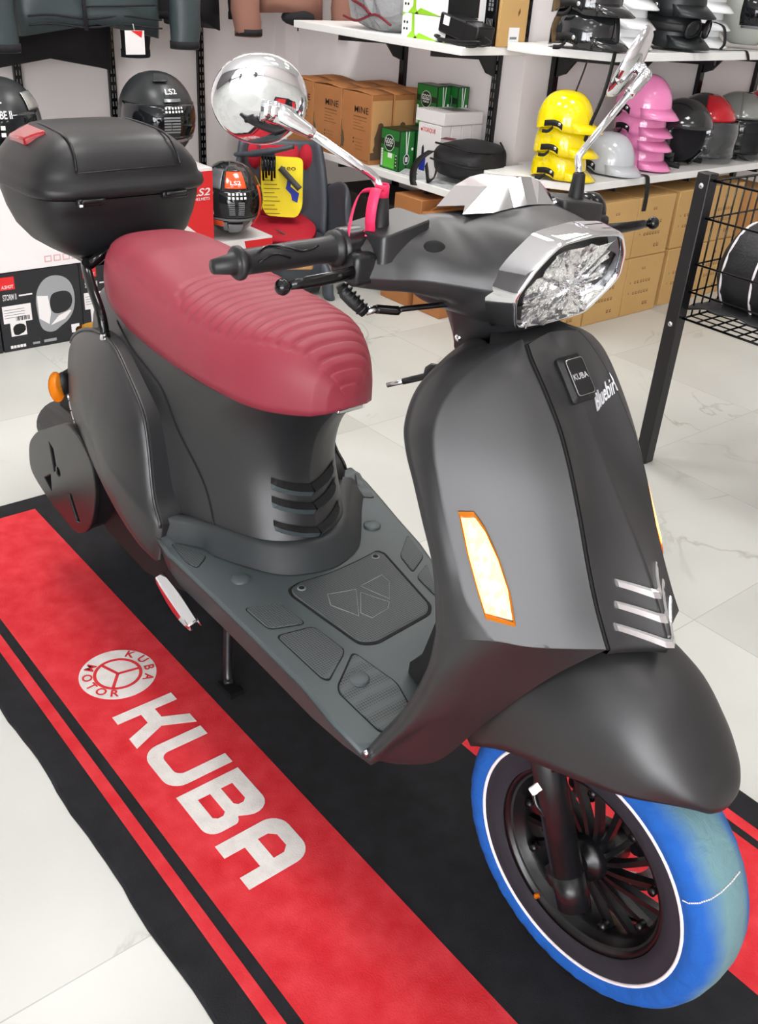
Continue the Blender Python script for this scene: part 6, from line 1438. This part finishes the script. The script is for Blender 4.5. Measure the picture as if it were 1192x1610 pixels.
# ------------------------------------------------------------------ jackets on the wall rail
mat('leather_green', (54, 64, 66), .42, bump=(220, .25, .002)); mat('cloth_black', (24, 23, 27), .85, bump=(300, .3, .002)); mat('cloth_brown', (138, 98, 84), .85, bump=(300, .3, .002))
def jacket(y, x, zh, w, m, cuff_m, label, parts=True, dz=0.0, sl=(.0, .0)):
    t = thing('jacket', label, 'jacket', (x, y, 0), group='jackets hanging on the wall')
    mb = MB(); rows = []
    for i in range(11):
        q = i / 10; z = zh + (1.56 - zh) * q; ww = w * (1 + .02 * math.sin(q * 9)) * (1 if q < .85 else 1 - (q - .85) * 4); d = .085 * (1 - .3 * q); row = []
        for k in range(28):
            a = 2 * PI * k / 28; row.append((d * math.copysign(abs(math.sin(a)) ** .6, math.sin(a)) * (1 + .10 * math.sin(5 * a + i)), ww * math.copysign(abs(math.cos(a)) ** .7, math.cos(a)), z + (.028 * math.sin(1.6 * math.cos(a) * 1.7 + y) if i == 0 else 0)))
        rows.append(row)
    mb.grid(rows, cv=True, cap=(True, True)); mb.build('jacket_body', m, t)
    for s, zc in ((-1, zh + sl[0]), (1, zh + sl[1])):
        mb = MB(); rw = []
        P = cr([(.03, s * w * .78, 1.50), (.05, s * (w + .05), 1.32), (.07, s * (w + .095), 1.10), (.085, s * (w + .085), zc)], 5)
        for i, p in enumerate(P):
            r_ = .085 - .025 * i / (len(P) - 1); rw.append([(p[0] + r_ * .8 * math.cos(2 * PI * k / 16), p[1] + r_ * math.sin(2 * PI * k / 16) * (1 + .06 * math.sin(i * 2.3 + k)), p[2]) for k in range(16)])
        rw.append([(p[0] + (q[0] - p[0]) * .8, p[1] + (q[1] - p[1]) * .8, p[2] + .01) for q in rw[-1]])
        mb.grid(rw, cv=True, cap=(True, False)); sv = mb.build('sleeve', m, t)
        mb = MB(); p = P[-1]; mb.tube([(p[0], p[1], p[2] + .004), (p[0], p[1], p[2] + .030)], .0615, 16, flat=(1.0, .81) if False else (.8, 1.02)); mb.build('cuff', cuff_m, sv)
    mb = MB(); mb.tube([(0, 0, 1.56), (0, 0, 1.66)], .006, 8); mb.tube(cr([(0, -w * .8, 1.53), (0, 0, 1.60), (0, w * .8, 1.53)], 5), .009, 8); mb.build('hanger', 'dark_plastic', t)
    return t
j = jacket(1.765, -3.92, .935, .285, 'leather_green', 'cloth_black', 'dark green leather jacket at the front with a white price tag', sl=(-.070, -.06))
mb = MB()
for z in (.955, .985): mb.tube([(.088 + .004 * math.sin(k), -.27 + .54 * k / 16, z + .006 * math.sin(k * .7)) for k in range(17)], .0035, 6)
mb.tube([(.092, -.05, .94), (.094, -.055, 1.1)], .008, 6); mb.tube([(.090, -.045, 1.02), (.09, .25, 1.03)], .003, 6); mb.build('stitched_seam', 'cloth_black', j)
jacket(1.66, -4.16, .79, .29, 'cloth_black', 'cloth_black', 'long black jacket hanging behind the green leather one', sl=(.06, .03))
jacket(2.375, -4.20, .945, .12, 'cloth_black', 'cloth_black', 'black jacket between the green leather and the brown jackets', sl=(.02, .02))
j = jacket(2.745, -4.0, 1.00, .17, 'cloth_brown', 'cloth_black', 'brown cloth jacket hanging behind the chrome mirror', sl=(-.085, -.045))
mb = MB(); mb.sphere((.06, .02, .99), (.05, .085, .035), 16, 8); mb.tube([(.06, .02, .96), (.06, .02, .935)], .003, 6); mb.build('inner_hem', 'cloth_black', j)
t = thing('price_tag', 'white price tag with red corner hanging below the green leather jacket', 'price tag', (-3.815, 1.905, .955))
mb = MB(); mb.box((0, 0, -.055), (.0015, .082, .085)); mb.build('card', 'off_white', t)
mb = MB(); mb.poly([(.0012, -.015, -.0135), (.0012, .034, -.0135), (.0012, .028, -.038)]); mb.build('red_corner', 'red', t, solid=.0006)
mb = MB(); mb.tube([(0, 0, -.012), (-.01, 0, .01)], .0012, 5); mb.build('tag_string', 'off_white', t)
t = thing('clothes_rail', 'black clothes rail on the wall that carries the jackets', 'rail', (-4.05, 2.05, 1.66))
mb = MB(); mb.tube([(0, -1.2, .0), (0, .85, 0)], .014, 12)
for y in (-1.0, .0, .8): mb.tube([(0, y, 0), (-.345, y, 0)], .010, 8)
mb.build('rail_tube', 'satin_black', t)

# ------------------------------------------------------------------ wire basket stand
t = thing('basket_stand', 'black steel post stand holding a wire basket at the right edge', 'basket stand', (-1.438, 2.300, 0))
mb = MB(); mb.box2((-.02, -.02, 0), (.02, .02, .832)); mb.build('post', 'satin_black', t, bevel=.003)
for z in (.80, .43):
    mb = MB(); mb.lathe([(.008, -.002), (.008, .002), (.004, .005), (0, .0055)], (.0, -.020, z), (0, -1, 0), 12); mb.build('bolt', 'steel', t)
BX0, BX1, BY0, BY1, BZ0, BZ1 = .022, .82, .0, .46, .45, .815
mb = MB()
def wire(a, b, r=.0028): mb.tube([a, b], r, 6)
for z in (BZ1, .72, .60, .525, BZ0): mb.tube([(BX0, BY0, z), (BX1, BY0, z), (BX1, BY1, z), (BX0, BY1, z)], .0035 if z in (BZ0, BZ1) else .0028, 6, closed=True)
mb.build('hoop_wires', 'gloss_black', t)
mb = MB(); n = 19
for k in range(n + 1):
    x = BX0 + (BX1 - BX0) * k / n; wire((x, BY1, BZ0), (x, BY1, BZ1)); wire((x, BY0, BZ0), (x, BY1, BZ0))
    if k > n: wire((x, BY0, BZ0), (x, BY0, BZ1))
for k in range(1, 12):
    y = BY0 + (BY1 - BY0) * k / 12; wire((BX0, y, BZ0), (BX0, y, BZ1)); wire((BX1, y, BZ0), (BX1, y, BZ1)); wire((BX0, y, BZ0), (BX1, y, BZ0), .0022)
o = mb.build('mesh_wires', 'gloss_black', t); o['kind'] = 'stuff'
for px, py in ((.84, -.0), (.84, .48)):
    mb = MB(); mb.box2((px - .02, py - .02, 0), (px + .02, py + .02, .832)); mb.build('post', 'satin_black', t, bevel=.003)
# bag in the basket
t = thing('helmet_bag', 'round black bag with white piping lying in the wire basket', 'bag', (-1.285, 2.46, .455))
mb = MB(); rows = []
for i in range(17):
    q = i / 16; x = -.125 + .25 * q; r = .118 * (1 - abs(2 * q - 1) ** 4) ** .5 + .003; rows.append([(x, r * 1.0 * math.cos(2 * PI * k / 28) * (1 + .03 * math.sin(3 * k + i)), .130 + r * math.sin(2 * PI * k / 28) * (1.05 + .03 * math.sin(2 * k + 2 * i))) for k in range(28)])
mb.grid(rows, cv=True, cap=(True, True)); mb.build('bag_body', 'nylon', t)
for x in (-.075, .02):
    mb = MB(); mb.tube([(x, 1.02 * .118 * (1 - abs(x / .125) ** 4) ** .5 * math.cos(2 * PI * k / 40), .130 + 1.09 * .118 * (1 - abs(x / .125) ** 4) ** .5 * math.sin(2 * PI * k / 40)) for k in range(40)], .0035, 6, closed=True); mb.build('white_piping', 'piping_white', t)
mb = MB(); mb.grid([[(-.145 + .034 * j, -.155 + .050 * i, .010 + .022 * math.sin(i * 1.3 + j) ** 2 + .015 * (j > 1)) for j in range(11)] for i in range(6)]); mb.build('bag_flap', 'nylon', t, solid=.008, sub=1)
crumple('plastic_wrap', 'clear plastic bag on top of the black bag in the basket', 'plastic bag', (-1.20, 2.52, .722), .16, .12, .05, 'film', 9)

# ------------------------------------------------------------------ more stock behind the photographer, seen only in the chrome mirrors
for x, y, rz, lb in ((2.55, -1.6, 2.5, 'black scooter parked far behind the mat, seen only as a reflection, nearest the door'), (1.7, -2.9, 2.2, 'black scooter parked far behind the mat, seen only as a reflection, middle of the row'), (.5, -3.5, 1.9, 'black scooter parked far behind the mat, seen only as a reflection, by the grey wall')):
    dup(SC, (x, y, .0), rz, lb, 'reflected scooters')
